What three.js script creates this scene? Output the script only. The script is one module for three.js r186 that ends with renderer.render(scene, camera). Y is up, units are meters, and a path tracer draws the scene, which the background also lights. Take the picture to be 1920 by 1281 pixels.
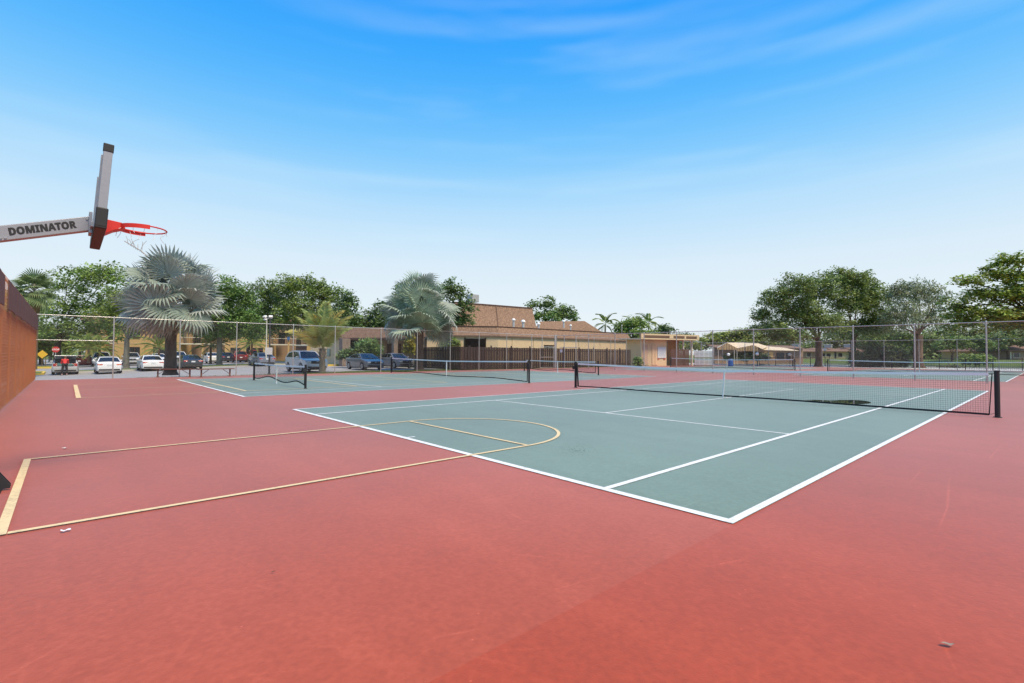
import * as THREE from 'three';
import { mergeGeometries } from 'three/addons/utils/BufferGeometryUtils.js';
import { RoundedBoxGeometry } from 'three/addons/geometries/RoundedBoxGeometry.js';
import { MarchingCubes } from 'three/addons/objects/MarchingCubes.js';
import { FontLoader } from 'three/addons/loaders/FontLoader.js';
import { TextGeometry } from 'three/addons/geometries/TextGeometry.js';

// ---------- camera, sky, sun, exposure ----------
const scene = new THREE.Scene();
const renderer = new THREE.WebGLRenderer({ antialias: true });
renderer.toneMapping = THREE.LinearToneMapping;
renderer.toneMappingExposure = 1.02;
renderer.shadowMap.enabled = true;
// court coordinates: u across (x = u), v away along the courts (z = -v), metres
const CAM = { f: 922.57, cy: 640.5, yaw: -0.8355, pitch: 0.0246, roll: 0.0054, u: 12.8139, v: -4.1963, h: 1.4272 };
const camera = new THREE.PerspectiveCamera(2 * Math.atan(640.5 / CAM.f) * 180 / Math.PI, 1024 / 683, 0.05, 4000);
camera.rotation.order = 'YXZ';
camera.position.set(CAM.u, CAM.h, -CAM.v);
camera.rotation.set(CAM.pitch, -CAM.yaw, CAM.roll);
scene.add(camera);

let seed = 12345;
const rnd = () => { seed = (seed * 1664525 + 1013904223) >>> 0; return seed / 4294967296; };
const rr = (a, b) => a + (b - a) * rnd();
const clamp = (x, a, b) => Math.min(b, Math.max(a, x));
const lin = c => c <= 0.04045 ? c / 12.92 : Math.pow((c + 0.055) / 1.055, 2.4);
// tileable value noise, n cells across a side of size s
function noise(w, h, nx, ny, oct = 1, fall = 0.5) {
  const out = new Float32Array(w * h); let amp = 1, tot = 0;
  for (let o = 0; o < oct; o++, nx *= 2, ny *= 2, amp *= fall) {
    const g = new Float32Array(nx * ny); for (let i = 0; i < g.length; i++) g[i] = rnd();
    const xi0 = new Int32Array(w), xi1 = new Int32Array(w), xf = new Float32Array(w);
    for (let x = 0; x < w; x++) { const f = x / w * nx, i = Math.floor(f), t = f - i; xi0[x] = i % nx; xi1[x] = (i + 1) % nx; xf[x] = t * t * (3 - 2 * t); }
    for (let y = 0; y < h; y++) {
      const f = y / h * ny, i = Math.floor(f), t0 = f - i, t = t0 * t0 * (3 - 2 * t0), r0 = (i % ny) * nx, r1 = ((i + 1) % ny) * nx;
      for (let x = 0; x < w; x++) {
        const a = g[r0 + xi0[x]], b = g[r0 + xi1[x]], c = g[r1 + xi0[x]], d = g[r1 + xi1[x]], q = xf[x];
        out[y * w + x] += amp * ((a + (b - a) * q) * (1 - t) + (c + (d - c) * q) * t);
      }
    }
    tot += amp;
  }
  for (let i = 0; i < out.length; i++) out[i] /= tot;
  return out;
}
{
  const W = 1024, H = 512, data = new Float32Array(W * H * 4);
  const stops = [[0, 236, 244, 249], [4, 233, 243, 249], [10, 219, 237, 250], [16, 184, 224, 253], [21.7, 133, 203, 254], [27, 92, 184, 254], [32, 62, 169, 254], [36, 44, 159, 253], [50, 36, 146, 246], [90, 34, 138, 240]];
  rnd(); rnd(); rnd(); const n1 = noise(W, H, 12, 96, 5, 0.55), n2 = noise(W, H, 7, 14, 3, 0.5);
  for (let y = 0; y < H; y++) {
    const e = (y + 0.5) / H * 180 - 90, a = Math.max(0, e);
    let k = 0; while (k < stops.length - 2 && stops[k + 1][0] < a) k++;
    const t = clamp((a - stops[k][0]) / (stops[k + 1][0] - stops[k][0]), 0, 1);
    for (let x = 0; x < W; x++) {
      const i = (y * W + x), j = y * W + (x + 330) % W, wisp = clamp((n1[j] - 0.5) * 3.4, 0, 1) * clamp((n2[j] - 0.4) * 4, 0, 1) * 0.2 * (e > 3 ? 1 : 0);
      for (let c = 0; c < 3; c++) {
        const base = lin((stops[k][c + 1] * (1 - t) + stops[k + 1][c + 1] * t) / 255);
        data[i * 4 + c] = (e < 0 ? [0.35, 0.34, 0.3][c] : base * (1 - wisp) + wisp * [0.74, 0.92, 1][c]) / renderer.toneMappingExposure;
      }
      data[i * 4 + 3] = 1;
    }
  }
  const sky = new THREE.DataTexture(data, W, H, THREE.RGBAFormat, THREE.FloatType);
  sky.mapping = THREE.EquirectangularReflectionMapping; sky.magFilter = THREE.LinearFilter; sky.minFilter = THREE.LinearFilter;
  sky.wrapS = THREE.RepeatWrapping; sky.needsUpdate = true;
  scene.background = sky; scene.environment = sky;
}
const sun = new THREE.DirectionalLight(new THREE.Color(1, 0.83, 0.55), 4.8);
sun.position.set(56, 92, -28); sun.target.position.set(0, 0, -20);
sun.castShadow = true; sun.shadow.radius = 34; sun.shadow.mapSize.set(2048, 2048);
Object.assign(sun.shadow.camera, { left: -110, right: 110, top: 110, bottom: -110, near: 1, far: 320 });
scene.add(sun, sun.target);

// ---------- helpers ----------
const V3 = (x, y, z) => new THREE.Vector3(x, y, z);
const W = (u, v, y = 0) => V3(u, y, -v);
const cw = Math.cos(CAM.yaw), sw = Math.sin(CAM.yaw), cp = Math.cos(CAM.pitch), sp = Math.sin(CAM.pitch), cr = Math.cos(CAM.roll), sr = Math.sin(CAM.roll);
const R0 = V3(cw, 0, sw), F0 = V3(sw, 0, -cw), UP = V3(0, 1, 0);
const FW = F0.clone().multiplyScalar(cp).addScaledVector(UP, sp), U2 = UP.clone().multiplyScalar(cp).addScaledVector(F0, -sp);
const RT = R0.clone().multiplyScalar(cr).addScaledVector(U2, sr), U3 = U2.clone().multiplyScalar(cr).addScaledVector(R0, -sr);
const dirOf = (px, py) => FW.clone().addScaledVector(RT, (px - 960) / CAM.f).addScaledVector(U3, (CAM.cy - py) / CAM.f);
const at = (px, py, d) => camera.position.clone().addScaledVector(dirOf(px, py), d);        // a point d metres deep behind a pixel
const gp = (px, py, y = 0) => { const d = dirOf(px, py); return camera.position.clone().addScaledVector(d, (y - CAM.h) / d.y); };   // a pixel on the ground
const col = (px, d, y = 0) => { const p = at(px, 663, d); p.y = y; return p; };
const hAt = (px, py, d) => at(px, py, d).y;
const PY = v => -0.03 - 0.032 * clamp(12 - v, 0, 18);   // the parking lot falls away from the courts towards its entrance
const M2 = (px, d) => px * d / CAM.f;   // pixels to metres at a depth

const used = {};
function numbered(n) { const k = used[n] = (used[n] ?? -1) + 1; return k ? n + '_' + String(k).padStart(3, '0') : n; }
function thing(name, label, category, group, kind) {
  const o = new THREE.Group(); o.name = numbered(name); scene.add(o); o.userData = {};
  if (label) o.userData.label = label; if (category) o.userData.category = category;
  if (group) o.userData.group = group; if (kind) o.userData.kind = kind;
  return o;
}
function part(parent, name, geo, mat, label) { const m = new THREE.Mesh(geo, mat); m.name = name; parent.add(m); if (label) m.userData.label = label; return m; }
function struct(name, geo, mat) { const m = new THREE.Mesh(geo, mat); m.name = numbered(name); m.userData.kind = 'structure'; scene.add(m); return m; }
const mg = l => mergeGeometries(l.map(g => g.index ? g.toNonIndexed() : g), false);
const box = (w, h, d, x = 0, y = 0, z = 0) => new THREE.BoxGeometry(w, h, d).translate(x, y, z);
const rbox = (w, h, d, x = 0, y = 0, z = 0, r = 0.02) => new RoundedBoxGeometry(w, h, d, 2, Math.min(r, w / 2.1, h / 2.1, d / 2.1)).translate(x, y, z);
const cyl = (r1, r2, h, x = 0, y = 0, z = 0, n = 14) => new THREE.CylinderGeometry(r1, r2, h, n).translate(x, y, z);
const QY = new THREE.Quaternion();
function bar(a, b, r, r2 = r, n = 8) {          // tapered round bar from a to b
  const d = b.clone().sub(a), g = new THREE.CylinderGeometry(r2, r, d.length(), n);
  QY.setFromUnitVectors(UP, d.clone().normalize());
  return g.applyQuaternion(QY).translate((a.x + b.x) / 2, (a.y + b.y) / 2, (a.z + b.z) / 2);
}
function beam(a, b, w, h) {                     // square bar, w wide (horizontal), h high
  const d = b.clone().sub(a), L = d.length(), g = new THREE.BoxGeometry(w, h, L);
  const m = new THREE.Matrix4().lookAt(b, a, Math.abs(d.y) > 0.98 * L ? V3(1, 0, 0) : UP);
  return g.applyMatrix4(m).translate((a.x + b.x) / 2, (a.y + b.y) / 2, (a.z + b.z) / 2);
}
const tube = (pts, r, n = 6, seg) => new THREE.TubeGeometry(new THREE.CatmullRomCurve3(pts), seg ?? pts.length * 4, r, n, false);
// flat sheet between u0..u1 and v0..v1 with uv in metres / tile
function sheet(u0, u1, v0, v1, y, tile = 1, nu = 1, nv = 1) {
  const g = new THREE.PlaneGeometry(u1 - u0, v1 - v0, nu, nv).rotateX(-Math.PI / 2).translate((u0 + u1) / 2, y, -(v0 + v1) / 2);
  const p = g.attributes.position, uv = g.attributes.uv;
  for (let i = 0; i < p.count; i++) uv.setXY(i, p.getX(i) / tile, -p.getZ(i) / tile);
  return g;
}
const mat = (r, g, b, rough = 0.8, o = {}) => new THREE.MeshStandardMaterial({ color: new THREE.Color().setRGB(r, g, b), roughness: rough, ...o });
function tex(w, h, fill, srgb = true) {         // fill(i, x, y) -> [r, g, b] 0..1 linear (colour maps) or grey
  const d = new Uint8Array(w * h * 4);
  const enc = c => { c = clamp(c, 0, 1); return 255 * (srgb ? (c <= 0.0031308 ? c * 12.92 : 1.055 * Math.pow(c, 1 / 2.4) - 0.055) : c); };
  for (let y = 0, i = 0; y < h; y++) for (let x = 0; x < w; x++, i++) {
    const c = fill(i, x, y), a = typeof c === 'number';
    d[i * 4] = enc(a ? c : c[0]); d[i * 4 + 1] = enc(a ? c : c[1]); d[i * 4 + 2] = enc(a ? c : c[2]); d[i * 4 + 3] = 255;
  }
  const t = new THREE.DataTexture(d, w, h); t.wrapS = t.wrapT = THREE.RepeatWrapping; t.magFilter = THREE.LinearFilter; t.minFilter = THREE.LinearMipmapLinearFilter; t.generateMipmaps = true;
  if (srgb) t.colorSpace = THREE.SRGBColorSpace; t.needsUpdate = true; return t;
}

// ---------- materials shared by many things ----------
const grain = noise(512, 512, 128, 128, 2, 0.6), blot = noise(512, 512, 6, 6, 5, 0.55), blot2 = noise(512, 512, 12, 12, 4, 0.6);
const grainTex = tex(512, 512, i => grain[i] * 0.7 + blot2[i] * 0.3, false);
const rep = (t, x, y = x) => { const c = t.clone(); c.repeat.set(x, y); c.needsUpdate = true; return c; };
function tinted(r, g, b, amt = 0.2, fine = 0.1) { return tex(512, 512, i => { const k = 1 + amt * (blot[i] - 0.5) * 2 + fine * (grain[i] - 0.5) * 2; return [r * k, g * k, b * k]; }); }
const M = {};
M.steel = mat(0.42, 0.43, 0.44, 0.45, { metalness: 0.7 });
M.galv = mat(0.5, 0.5, 0.49, 0.55, { metalness: 0.35, roughnessMap: grainTex });
M.wire = mat(0.2, 0.2, 0.2, 0.8);
M.black = mat(0.014, 0.014, 0.016, 0.5);
M.blackMesh = mat(0.012, 0.013, 0.014, 0.8);
M.white = mat(0.8, 0.8, 0.78, 0.7);
M.tape = mat(0.88, 0.88, 0.86, 0.75, { bumpMap: rep(grainTex, 8), bumpScale: 0.001 });
M.rust = mat(0.62, 0.29, 0.16, 0.9, { map: tinted(1, 0.95, 0.9, 0.35, 0.3) });
M.glass = new THREE.MeshPhysicalMaterial({ color: new THREE.Color().setRGB(0.012, 0.016, 0.018), roughness: 0.06, metalness: 0, specularIntensity: 1 });
// ---------- the setting: ground, asphalt, courts ----------
const N = 2048, redMod = new Float32Array(N * N);
{
  const a = noise(N, N, 5, 5, 4, 0.6), b = noise(N, N, 60, 60, 3, 0.6), c = noise(N, N, 700, 700, 2, 0.7), s = noise(N, N, 6, 48, 3, 0.55);
  for (let i = 0; i < N * N; i++) redMod[i] = 1 + 0.24 * (a[i] - 0.5) + 0.08 * (b[i] - 0.5) + 0.26 * (c[i] - 0.5) + 0.14 * (s[i] - 0.5);
  const stroke = (x, y, an, len, w, k) => { for (let t = 0; t < len; t++) { an += rr(-0.012, 0.012); x += Math.cos(an); y += Math.sin(an); const f = Math.sin(Math.PI * t / len); for (let o = 0; o < w; o++) { const i = ((Math.floor(y + o) & (N - 1)) * N + (Math.floor(x) & (N - 1))); redMod[i] += k * f * rr(0.3, 1); } } };
  for (let k = 0; k < 2600; k++) stroke(rr(0, N), rr(0, N), rr(0, 6.28), rr(8, 70), rnd() < 0.2 ? 3 : 1, rr(0.03, 0.17));
  for (let k = 0; k < 160; k++) stroke(rr(0, N), rr(0, N), rr(-0.5, 0.5) + (k % 2) * 1.57, rr(120, 420), rr(8, 26) | 0, rr(-0.05, 0.06));
  for (let k = 0; k < 90; k++) stroke(rr(0, N), rr(0, N), rr(0, 6.28), rr(80, 260), rr(2, 6) | 0, rr(-0.05, 0.06));
  for (let k = 0; k < 700; k++) { const x = rr(0, N) | 0, y = rr(0, N) | 0; redMod[y * N + x] += rnd() < 0.6 ? 0.7 : -0.5; }
}
const redTex = tex(N, N, i => { const k = redMod[i], w = Math.max(0, k - 1) * 0.5; return [0.41 * k, 0.078 * k + w * 0.08, 0.037 * k + w * 0.08]; });
const greenTex = tex(1024, 1024, (i, x, y) => { const k = 1 + 1.15 * (redMod[(y * 2) * N + ((x * 2 + 700) & (N - 1))] - 1); return [0.155 * k, 0.222 * k, 0.17 * k]; });
const courtBump = rep(grainTex, 20);
const TILE = 19;
M.red = new THREE.MeshPhysicalMaterial({ map: redTex, roughness: 0.5, specularIntensity: 0.45, sheen: 1, sheenRoughness: 0.64, sheenColor: new THREE.Color(1, 0.95, 0.92), bumpMap: courtBump, bumpScale: 0.0012 });
M.redFresh = new THREE.MeshPhysicalMaterial({ map: redTex, color: new THREE.Color().setRGB(0.98, 0.84, 0.74), roughness: 0.52, specularIntensity: 0.45, sheen: 1, sheenRoughness: 0.64, sheenColor: new THREE.Color(1, 0.95, 0.92), bumpMap: courtBump, bumpScale: 0.0012 });
M.green = new THREE.MeshPhysicalMaterial({ map: greenTex, roughness: 0.5, specularIntensity: 0.45, sheen: 1, sheenRoughness: 0.64, sheenColor: new THREE.Color(1, 0.95, 0.92), bumpMap: courtBump, bumpScale: 0.0012 });
M.line = mat(0.8, 0.8, 0.79, 0.6, { map: tinted(1, 1, 0.98, 0.16, 0.3) });
M.yline = mat(0.78, 0.6, 0.33, 0.6, { map: tinted(1, 1, 1, 0.18, 0.3) });
M.grass = mat(1, 1, 1, 1, { map: tex(512, 512, i => { const k = 0.6 + 0.8 * blot2[i] * (0.6 + 0.8 * grain[i]); return [0.115 * k, 0.165 * k, 0.03 * k]; }), bumpMap: rep(grainTex, 2), bumpScale: 0.03 });
M.asphalt = mat(1, 1, 1, 0.85, { map: tex(512, 512, i => { const k = 0.75 + 0.35 * blot[i] + 0.3 * grain[i]; return [0.31 * k, 0.3 * k, 0.295 * k]; }) });
M.kerbY = mat(0.72, 0.5, 0.09, 0.8, { map: tinted(1, 1, 1, 0.2, 0.2) });
M.concrete = mat(0.5, 0.48, 0.44, 0.85, { map: tinted(1, 1, 1, 0.2, 0.15) });

const VB = [-900, -40, -6, 12, 60, 900];
function lotSheet(u0, u1, v0, v1, lift, tile) {   // sheet that follows the slope of the lot
  const vs = [v0, ...VB.filter(v => v > v0 && v < v1), v1]; return mg(vs.slice(1).map((v, i) => { const g = sheet(u0, u1, vs[i], v, 0, tile), q = g.attributes.position; for (let k = 0; k < q.count; k++) q.setY(k, PY(-q.getZ(k)) + lift); g.computeVertexNormals(); return g; }));
}
struct('ground', mg([sheet(-20.82, 900, -900, 900, -0.06, 6), lotSheet(-900, -20.82, -900, 900, -0.04, 6)]), M.grass);
struct('parking_lot', mg([lotSheet(-76, -23.4, -70, 21.5, -0.004, 5), lotSheet(-23.4, -20.84, -70, -1.6, -0.004, 5)]), M.asphalt);
struct('access_road', lotSheet(-150, -76.2, -60, -5, -0.008, 5), M.asphalt);
{ // lawn strip falling from the court edge to the lot
  const g = new THREE.PlaneGeometry(2.6, 23.2, 4, 30).rotateX(-Math.PI / 2).translate(-22.1, 0, -10), q = g.attributes.position; for (let k = 0; k < q.count; k++) { const f = clamp((-20.8 - q.getX(k)) / 2.6, 0, 1); q.setY(k, -0.02 * (1 - f) + (PY(-q.getZ(k)) + 0.03) * f); } const uv = g.attributes.uv; for (let k = 0; k < q.count; k++) uv.setXY(k, q.getX(k) / 4, q.getZ(k) / 4); g.computeVertexNormals(); struct('lawn_strip', g, M.grass);
}
{ // pavement slab of the courts, two coats of red paint that meet along the extended sideline
  const pave = thing('court_pavement', null, null, null, 'structure');
  part(pave, 'slab', box(51.35, 0.16, 74, 4.925, -0.085, -27), M.concrete);
  part(pave, 'paint_coat', sheet(-20.75, 10.97, -10, 64, 0, TILE), M.red);
  part(pave, 'paint_coat', sheet(10.97, 30.6, -10, 64, 0, TILE), M.redFresh);
}
struct('painted_lake_glare', sheet(-30, 60, 64.1, 82, -0.04, 6), mat(0.62, 0.62, 0.6, 0.7, { map: tinted(1, 1, 1, 0.15, 0.12) }));  // added pale sheet: sky reflection on the water put into its colour
struct('lake', sheet(-30, 120, 82, 104, -0.05, 10), new THREE.MeshStandardMaterial({ color: new THREE.Color().setRGB(0.09, 0.11, 0.1), roughness: 0.08, bumpMap: rep(grainTex, 1), bumpScale: 0.03 }));
{ // raised far bank of the lake
  const g = new THREE.PlaneGeometry(230, 120, 60, 30).rotateX(-Math.PI / 2).translate(70, 0, -163), p = g.attributes.position;
  for (let i = 0; i < p.count; i++) { const v = -p.getZ(i); p.setY(i, -0.08 + clamp((v - 103) / 7, 0, 1) * 0.75 + 0.05 * Math.sin(p.getX(i) * 0.3)); }
  g.computeVertexNormals(); struct('far_bank', g, M.grass);
}
// grass islands and kerbs of the parking lot
for (const [u0, u1, v0, v1] of [[-50, -46.6, -4.8, 15], [-51, -45, -14, -5.7], [-82, -78, -4, 12], [-72, -66, -18, -5.2]]) {
  const isl = thing('grass_island', null, null, null, 'structure'), km = v1 < 0 ? M.kerbY : M.concrete;
  part(isl, 'turf', lotSheet(u0 + 0.15, u1 - 0.15, v0 + 0.15, v1 - 0.15, 0.12, 4), M.grass);
  const K = (a, b) => part(isl, 'kerb', beam(W(a[0], a[1], PY(a[1]) + 0.07), W(b[0], b[1], PY(b[1]) + 0.07), 0.16, 0.16), km);
  K([u0, v0], [u0, v1]); K([u1, v0], [u1, v1]); K([u0 + 0.08, v0], [u1 - 0.08, v0]); K([u0 + 0.08, v1], [u1 - 0.08, v1]);
}
{ // kerb in front of the flower bed at the clubhouse entrance
  const isl = thing('entrance_island', null, null, null, 'structure'); const a = gp(600, 686.5), b = gp(652, 685.5);
  part(isl, 'kerb', beam(a.clone().setY(0.06), b.clone().setY(0.06), 0.2, 0.2), M.kerbY);
}
// tennis courts: painted panel and every line its own piece
function court(u0, u1, v0, v1, mid, singles, serve, opts = {}) {
  const c = thing('tennis_court', null, null, null, 'structure');
  part(c, 'green_panel', sheet(u0, u1, v0, v1, 0.004, TILE), M.green);
  const w = 0.075, L = (a, b, cc, d, y, m = M.line) => part(c, 'court_line', sheet(a, b, cc, d, y, 3), m);
  L(u0, u1, v0 - 0.01, v0 + 0.085, 0.008); L(u0, u1, v1 - 0.085, v1 + 0.01, 0.008);
  L(u0, u0 + w, v0, v1, 0.0095); L(u1 - w, u1, v0, v1, 0.0095);
  L(u0 + singles - w / 2, u0 + singles + w / 2, v0, v1, 0.0095); L(u1 - singles - w / 2, u1 - singles + w / 2, v0, v1, 0.0095);
  const uc = (u0 + u1) / 2;
  for (const s of [-1, 1]) L(u0 + singles, u1 - singles, mid + s * serve - 0.03, mid + s * serve + 0.03, 0.008);
  L(uc - 0.03, uc + 0.03, mid - serve, mid + serve, 0.0095);
  for (const s of [v0, v1 - 0.22]) L(uc - 0.03, uc + 0.03, s + (s === v0 ? 0.085 : -0.085), s + 0.22, 0.0095);
  return L;
}
court(0, 10.97, 0, 23.77, 11.885, 1.37, 6.4);
const L2 = court(-17.5, -4.55, 0, 24.2, 12.4, 1.5, 6.8);
court(0, 10.97, 34.5, 58.27, 46.4, 1.37, 6.4);
court(-15.6, -4.6, 34.5, 58.27, 46.4, 1.37, 6.4);
{ // yellow pickleball lines over the second court
  const pb = (nv, ua, ub) => {
    const s = 0.045, y = 0.011, uc = (ua + ub) / 2, Y = (a, b, c, d, yy) => L2(a, b, c, d, yy, M.yline);
    for (const q of [-1, 1]) { Y(ua, ub, nv + q * 6.705 - (q < 0 ? 0.1 : s), nv + q * 6.705 + (q < 0 ? 0.02 : s), y); Y(ua, ub, nv + q * 2.134 - s, nv + q * 2.134 + s, y); }
    Y(ua - s, ua + s, nv - 6.7, nv + 6.7, y + 0.0015); Y(ub - s, ub + s, nv - 6.7, nv + 6.7, y + 0.0015);
    for (const q of [-1, 1]) Y(uc - s, uc + s, Math.min(nv + q * 6.7, nv + q * 2.134), Math.max(nv + q * 6.7, nv + q * 2.134), y + 0.0015);
  };
  pb(2.84, -15.0, -7.1); pb(21.4, -15.0, -7.1);
}
{ // basketball key: end line, two lane lines, free-throw line and half circle
  const k = thing('basketball_key', null, null, null, 'structure'), y = 0.0125, ua = 3.76, ub = 7.32, s = 0.03;
  const Y = (a, b, c, d, yy = y) => part(k, 'key_line', sheet(a, b, c, d, yy, 3), M.yline);
  Y(ua - s, ub + s, -4.585, -4.515); Y(ua - s, ua + s, -4.51, 1.125); Y(ub - s, ub + s, -4.51, 1.125); Y(ua + s, ub - s, 1.09, 1.15, y + 0.0014);
  const arc = new THREE.RingGeometry(1.75, 1.81, 64, 1, 0, Math.PI).rotateX(-Math.PI / 2).translate((ua + ub) / 2, y, -1.125);
  part(k, 'key_arc', arc, M.yline);
}
{ // puddle left by the rain beyond the near net, and dark algae on the green paint
  const pts = []; const outline = [[1508, 751.6], [1530, 750.6], [1560, 751.6], [1580, 750.8], [1606, 751], [1626, 753], [1633, 756], [1618, 758.2], [1590, 758.6], [1570, 756], [1545, 754.4], [1522, 753]];
  for (const [x, y] of outline) { const p = gp(x, y); pts.push(new THREE.Vector2(p.x, -p.z)); }
  const sh = new THREE.Shape(new THREE.SplineCurve([...pts, pts[0]]).getPoints(70));
  const pud = new THREE.Mesh(new THREE.ExtrudeGeometry(sh, { depth: 0.002, bevelEnabled: false }).rotateX(-Math.PI / 2).translate(0, 0.0105, 0), new THREE.MeshStandardMaterial({ color: new THREE.Color().setRGB(0.03, 0.04, 0.035), roughness: 0.015 }));
  pud.name = 'puddle'; pud.userData = { label: 'dark rain puddle on the green court behind the long near net', category: 'puddle' }; scene.add(pud);
  const spots = [];
  for (let i = 0; i < 300; i++) {
    const q = rr(0, 1) ** 0.6, an = rr(0, 6.28), c = gp(1085 + q * 46 * Math.cos(an), 845 + q * 13 * Math.sin(an));
    const r = rr(0.003, 0.011) * (1.3 - q), g = new THREE.CircleGeometry(r, 6).rotateX(-Math.PI / 2).scale(rr(0.7, 1.8), 1, 1).rotateY(rr(0, 3)).translate(c.x, 0.0048 + i * 2e-6, c.z); spots.push(g);
  }
  const st = new THREE.Mesh(mg(spots), mat(0.125, 0.175, 0.145, 0.7)); st.name = 'algae_stain'; st.userData.kind = 'stuff'; st.userData.label = 'speckled dark algae stain on green court paint'; scene.add(st);
}

// ---------- nets ----------
// a court net from A to B (ground points): posts, white headband, cord mesh, bottom band, centre strap
function courtNet(label, A, B, o = {}) {
  const t = thing('court_net', label, 'net', o.group);
  const H = o.h ?? 1.07, Hc = o.hc ?? 0.93, pr = o.pr ?? 0.045, inset = o.inset ?? 0.14, d = B.clone().sub(A), L = d.length(), dir = d.clone().normalize(), nrm = V3(-dir.z, 0, dir.x);
  const P = (s, y, off = 0) => A.clone().addScaledVector(dir, s).addScaledVector(nrm, off).setY(y);
  const topY = s => { const q = Math.abs(2 * s / L - 1); return Hc + (H - 0.03 - Hc) * Math.pow(q, 1.25); };
  const wob = o.wob ?? 0.03, ph = rr(0, 6), botY = s => { const q = s / L; return (o.lift ?? 0.05) + wob * (Math.sin(q * 11 + ph) * 0.5 + 0.5) * Math.min(1, 8 * q * (1 - q)) + (o.rise ?? 0) * (1 - q); };
  const bow = s => (o.bow ?? 0.0) * Math.sin(Math.PI * s / L);
  for (const [p, e] of [[A, 0], [B, 1]]) {
    const post = part(t, 'post', mg([cyl(pr, pr, H, p.x, H / 2, p.z, 16), cyl(pr * 1.12, pr * 1.12, 0.03, p.x, H + 0.012, p.z, 16), cyl(pr * 1.5, pr * 1.6, 0.012, p.x, 0.012, p.z, 16)]), M.black);
    if (e === (o.crank ?? 0)) { const c = P(e * L, H - 0.22, 0.07).addScaledVector(dir, e ? 0.05 : -0.05); part(post, 'crank', mg([rbox(0.09, 0.13, 0.09, c.x, c.y, c.z, 0.015), bar(c.clone(), c.clone().add(V3(0, -0.16, 0)).addScaledVector(nrm, 0.05), 0.012)]), M.black); }
  }
  const n = Math.max(12, Math.round(L * 3)), s0 = inset, s1 = L - inset;
  const strip = (f0, f1, th) => {              // band between two height curves with thickness
    const pos = [], idx = [];
    for (let i = 0; i <= n; i++) { const s = s0 + (s1 - s0) * i / n; for (const [y, k] of [[f0(s), 1], [f1(s), 1], [f1(s), -1], [f0(s), -1]]) { const p = P(s, y, k * th / 2 + bow(s)); pos.push(p.x, p.y, p.z); } }
    for (let i = 0; i < n; i++) for (let k = 0; k < 4; k++) { const a = i * 4 + k, b = i * 4 + (k + 1) % 4; idx.push(a, b, a + 4, b, b + 4, a + 4); }
    idx.push(0, 3, 1, 1, 3, 2); const e = n * 4; idx.push(e, e + 1, e + 3, e + 1, e + 2, e + 3);
    const g = new THREE.BufferGeometry(); g.setAttribute('position', new THREE.Float32BufferAttribute(pos, 3)); g.setIndex(idx);
    const q = g.toNonIndexed(); q.computeVertexNormals(); return q;
  };
  part(t, 'headband', strip(s => topY(s) - 0.062, topY, 0.03), M.tape);
  part(t, 'bottom_band', strip(botY, s => botY(s) + 0.045, 0.016), M.blackMesh);
  for (const s of [s0, s1]) part(t, 'side_band', beam(P(s, botY(s) + 0.01), P(s + (s === s0 ? -1 : 1) * (o.lean ?? 0.03), topY(s) - 0.02), o.sideW ?? 0.05, 0.016), M.blackMesh);
  for (const q of [[P(0, H - 0.03), P(s0, topY(s0) - 0.02)], [P(L, H - 0.03), P(s1, topY(s1) - 0.02)], [P(0.03, 0.1), P(s0, botY(s0) + 0.02)], [P(L - 0.03, 0.1), P(s1, botY(s1) + 0.02)]]) part(t, 'cable', bar(q[0], q[1], 0.0045), M.blackMesh);
  part(t, 'centre_strap', beam(P(L / 2 + (o.strap ?? 0), 0.012, bow(L / 2)), P(L / 2, topY(L / 2) + 0.004, bow(L / 2)), 0.05, 0.034), M.white);
  // cords
  const pos = [], cell = o.cell ?? 0.045, r = (o.cord ?? 0.0028) / 2;
  const seg = (a, b, off1, off2) => {
    const c = [a.clone().add(off1), a.clone().add(off2), a.clone().sub(off1).sub(off2), b.clone().add(off1), b.clone().add(off2), b.clone().sub(off1).sub(off2)];
    for (const [i, j, k] of [[0, 1, 3], [1, 4, 3], [1, 2, 4], [2, 5, 4], [2, 0, 5], [0, 3, 5]]) for (const q of [i, j, k]) pos.push(c[q].x, c[q].y, c[q].z);
  };
  const oy = V3(0, r, 0), on = nrm.clone().multiplyScalar(r), od = dir.clone().multiplyScalar(r);
  for (let s = s0 + cell; s < s1; s += cell) seg(P(s, botY(s) + 0.04, bow(s)), P(s, topY(s) - 0.06, bow(s)), od, on);
  const rows = Math.round((Hc - 0.1) / cell), ns = Math.round(L * 1.2);
  for (let k = 1; k < rows; k++) for (let i = 0; i < ns; i++) {
    const f = s => botY(s) + 0.04 + (topY(s) - 0.1 - botY(s)) * k / rows, a = s0 + (s1 - s0) * i / ns, b = s0 + (s1 - s0) * (i + 1) / ns;
    seg(P(a, f(a), bow(a)), P(b, f(b), bow(b)), oy, on);
  }
  const g = new THREE.BufferGeometry(); g.setAttribute('position', new THREE.Float32BufferAttribute(pos, 3)); g.computeVertexNormals();
  const m = part(t, 'netting', g, M.blackMesh); m.userData.kind = 'stuff';
  return t;
}
courtNet('long tennis net with thick black posts across the green court beside the basketball key', W(-0.914, 11.885), W(11.884, 11.885), { pr: 0.05, sideW: 0.085, lean: 0.06, crank: 0, strap: -0.06, wob: 0.02, lift: 0.04, cord: 0.0032 });
courtNet('tennis net with white band between the two pickleball nets', gp(733.5, 698.8), gp(992, 718.5), { crank: 1, wob: 0.07, h: 1.1, hc: 0.98 });
courtNet('short pickleball net with wavy bottom band near the parked silver SUV', gp(476, 713), gp(572.5, 729), { crank: 1, h: 0.92, hc: 0.86, wob: 0.16, lift: 0.1, inset: 0.1 });
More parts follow.
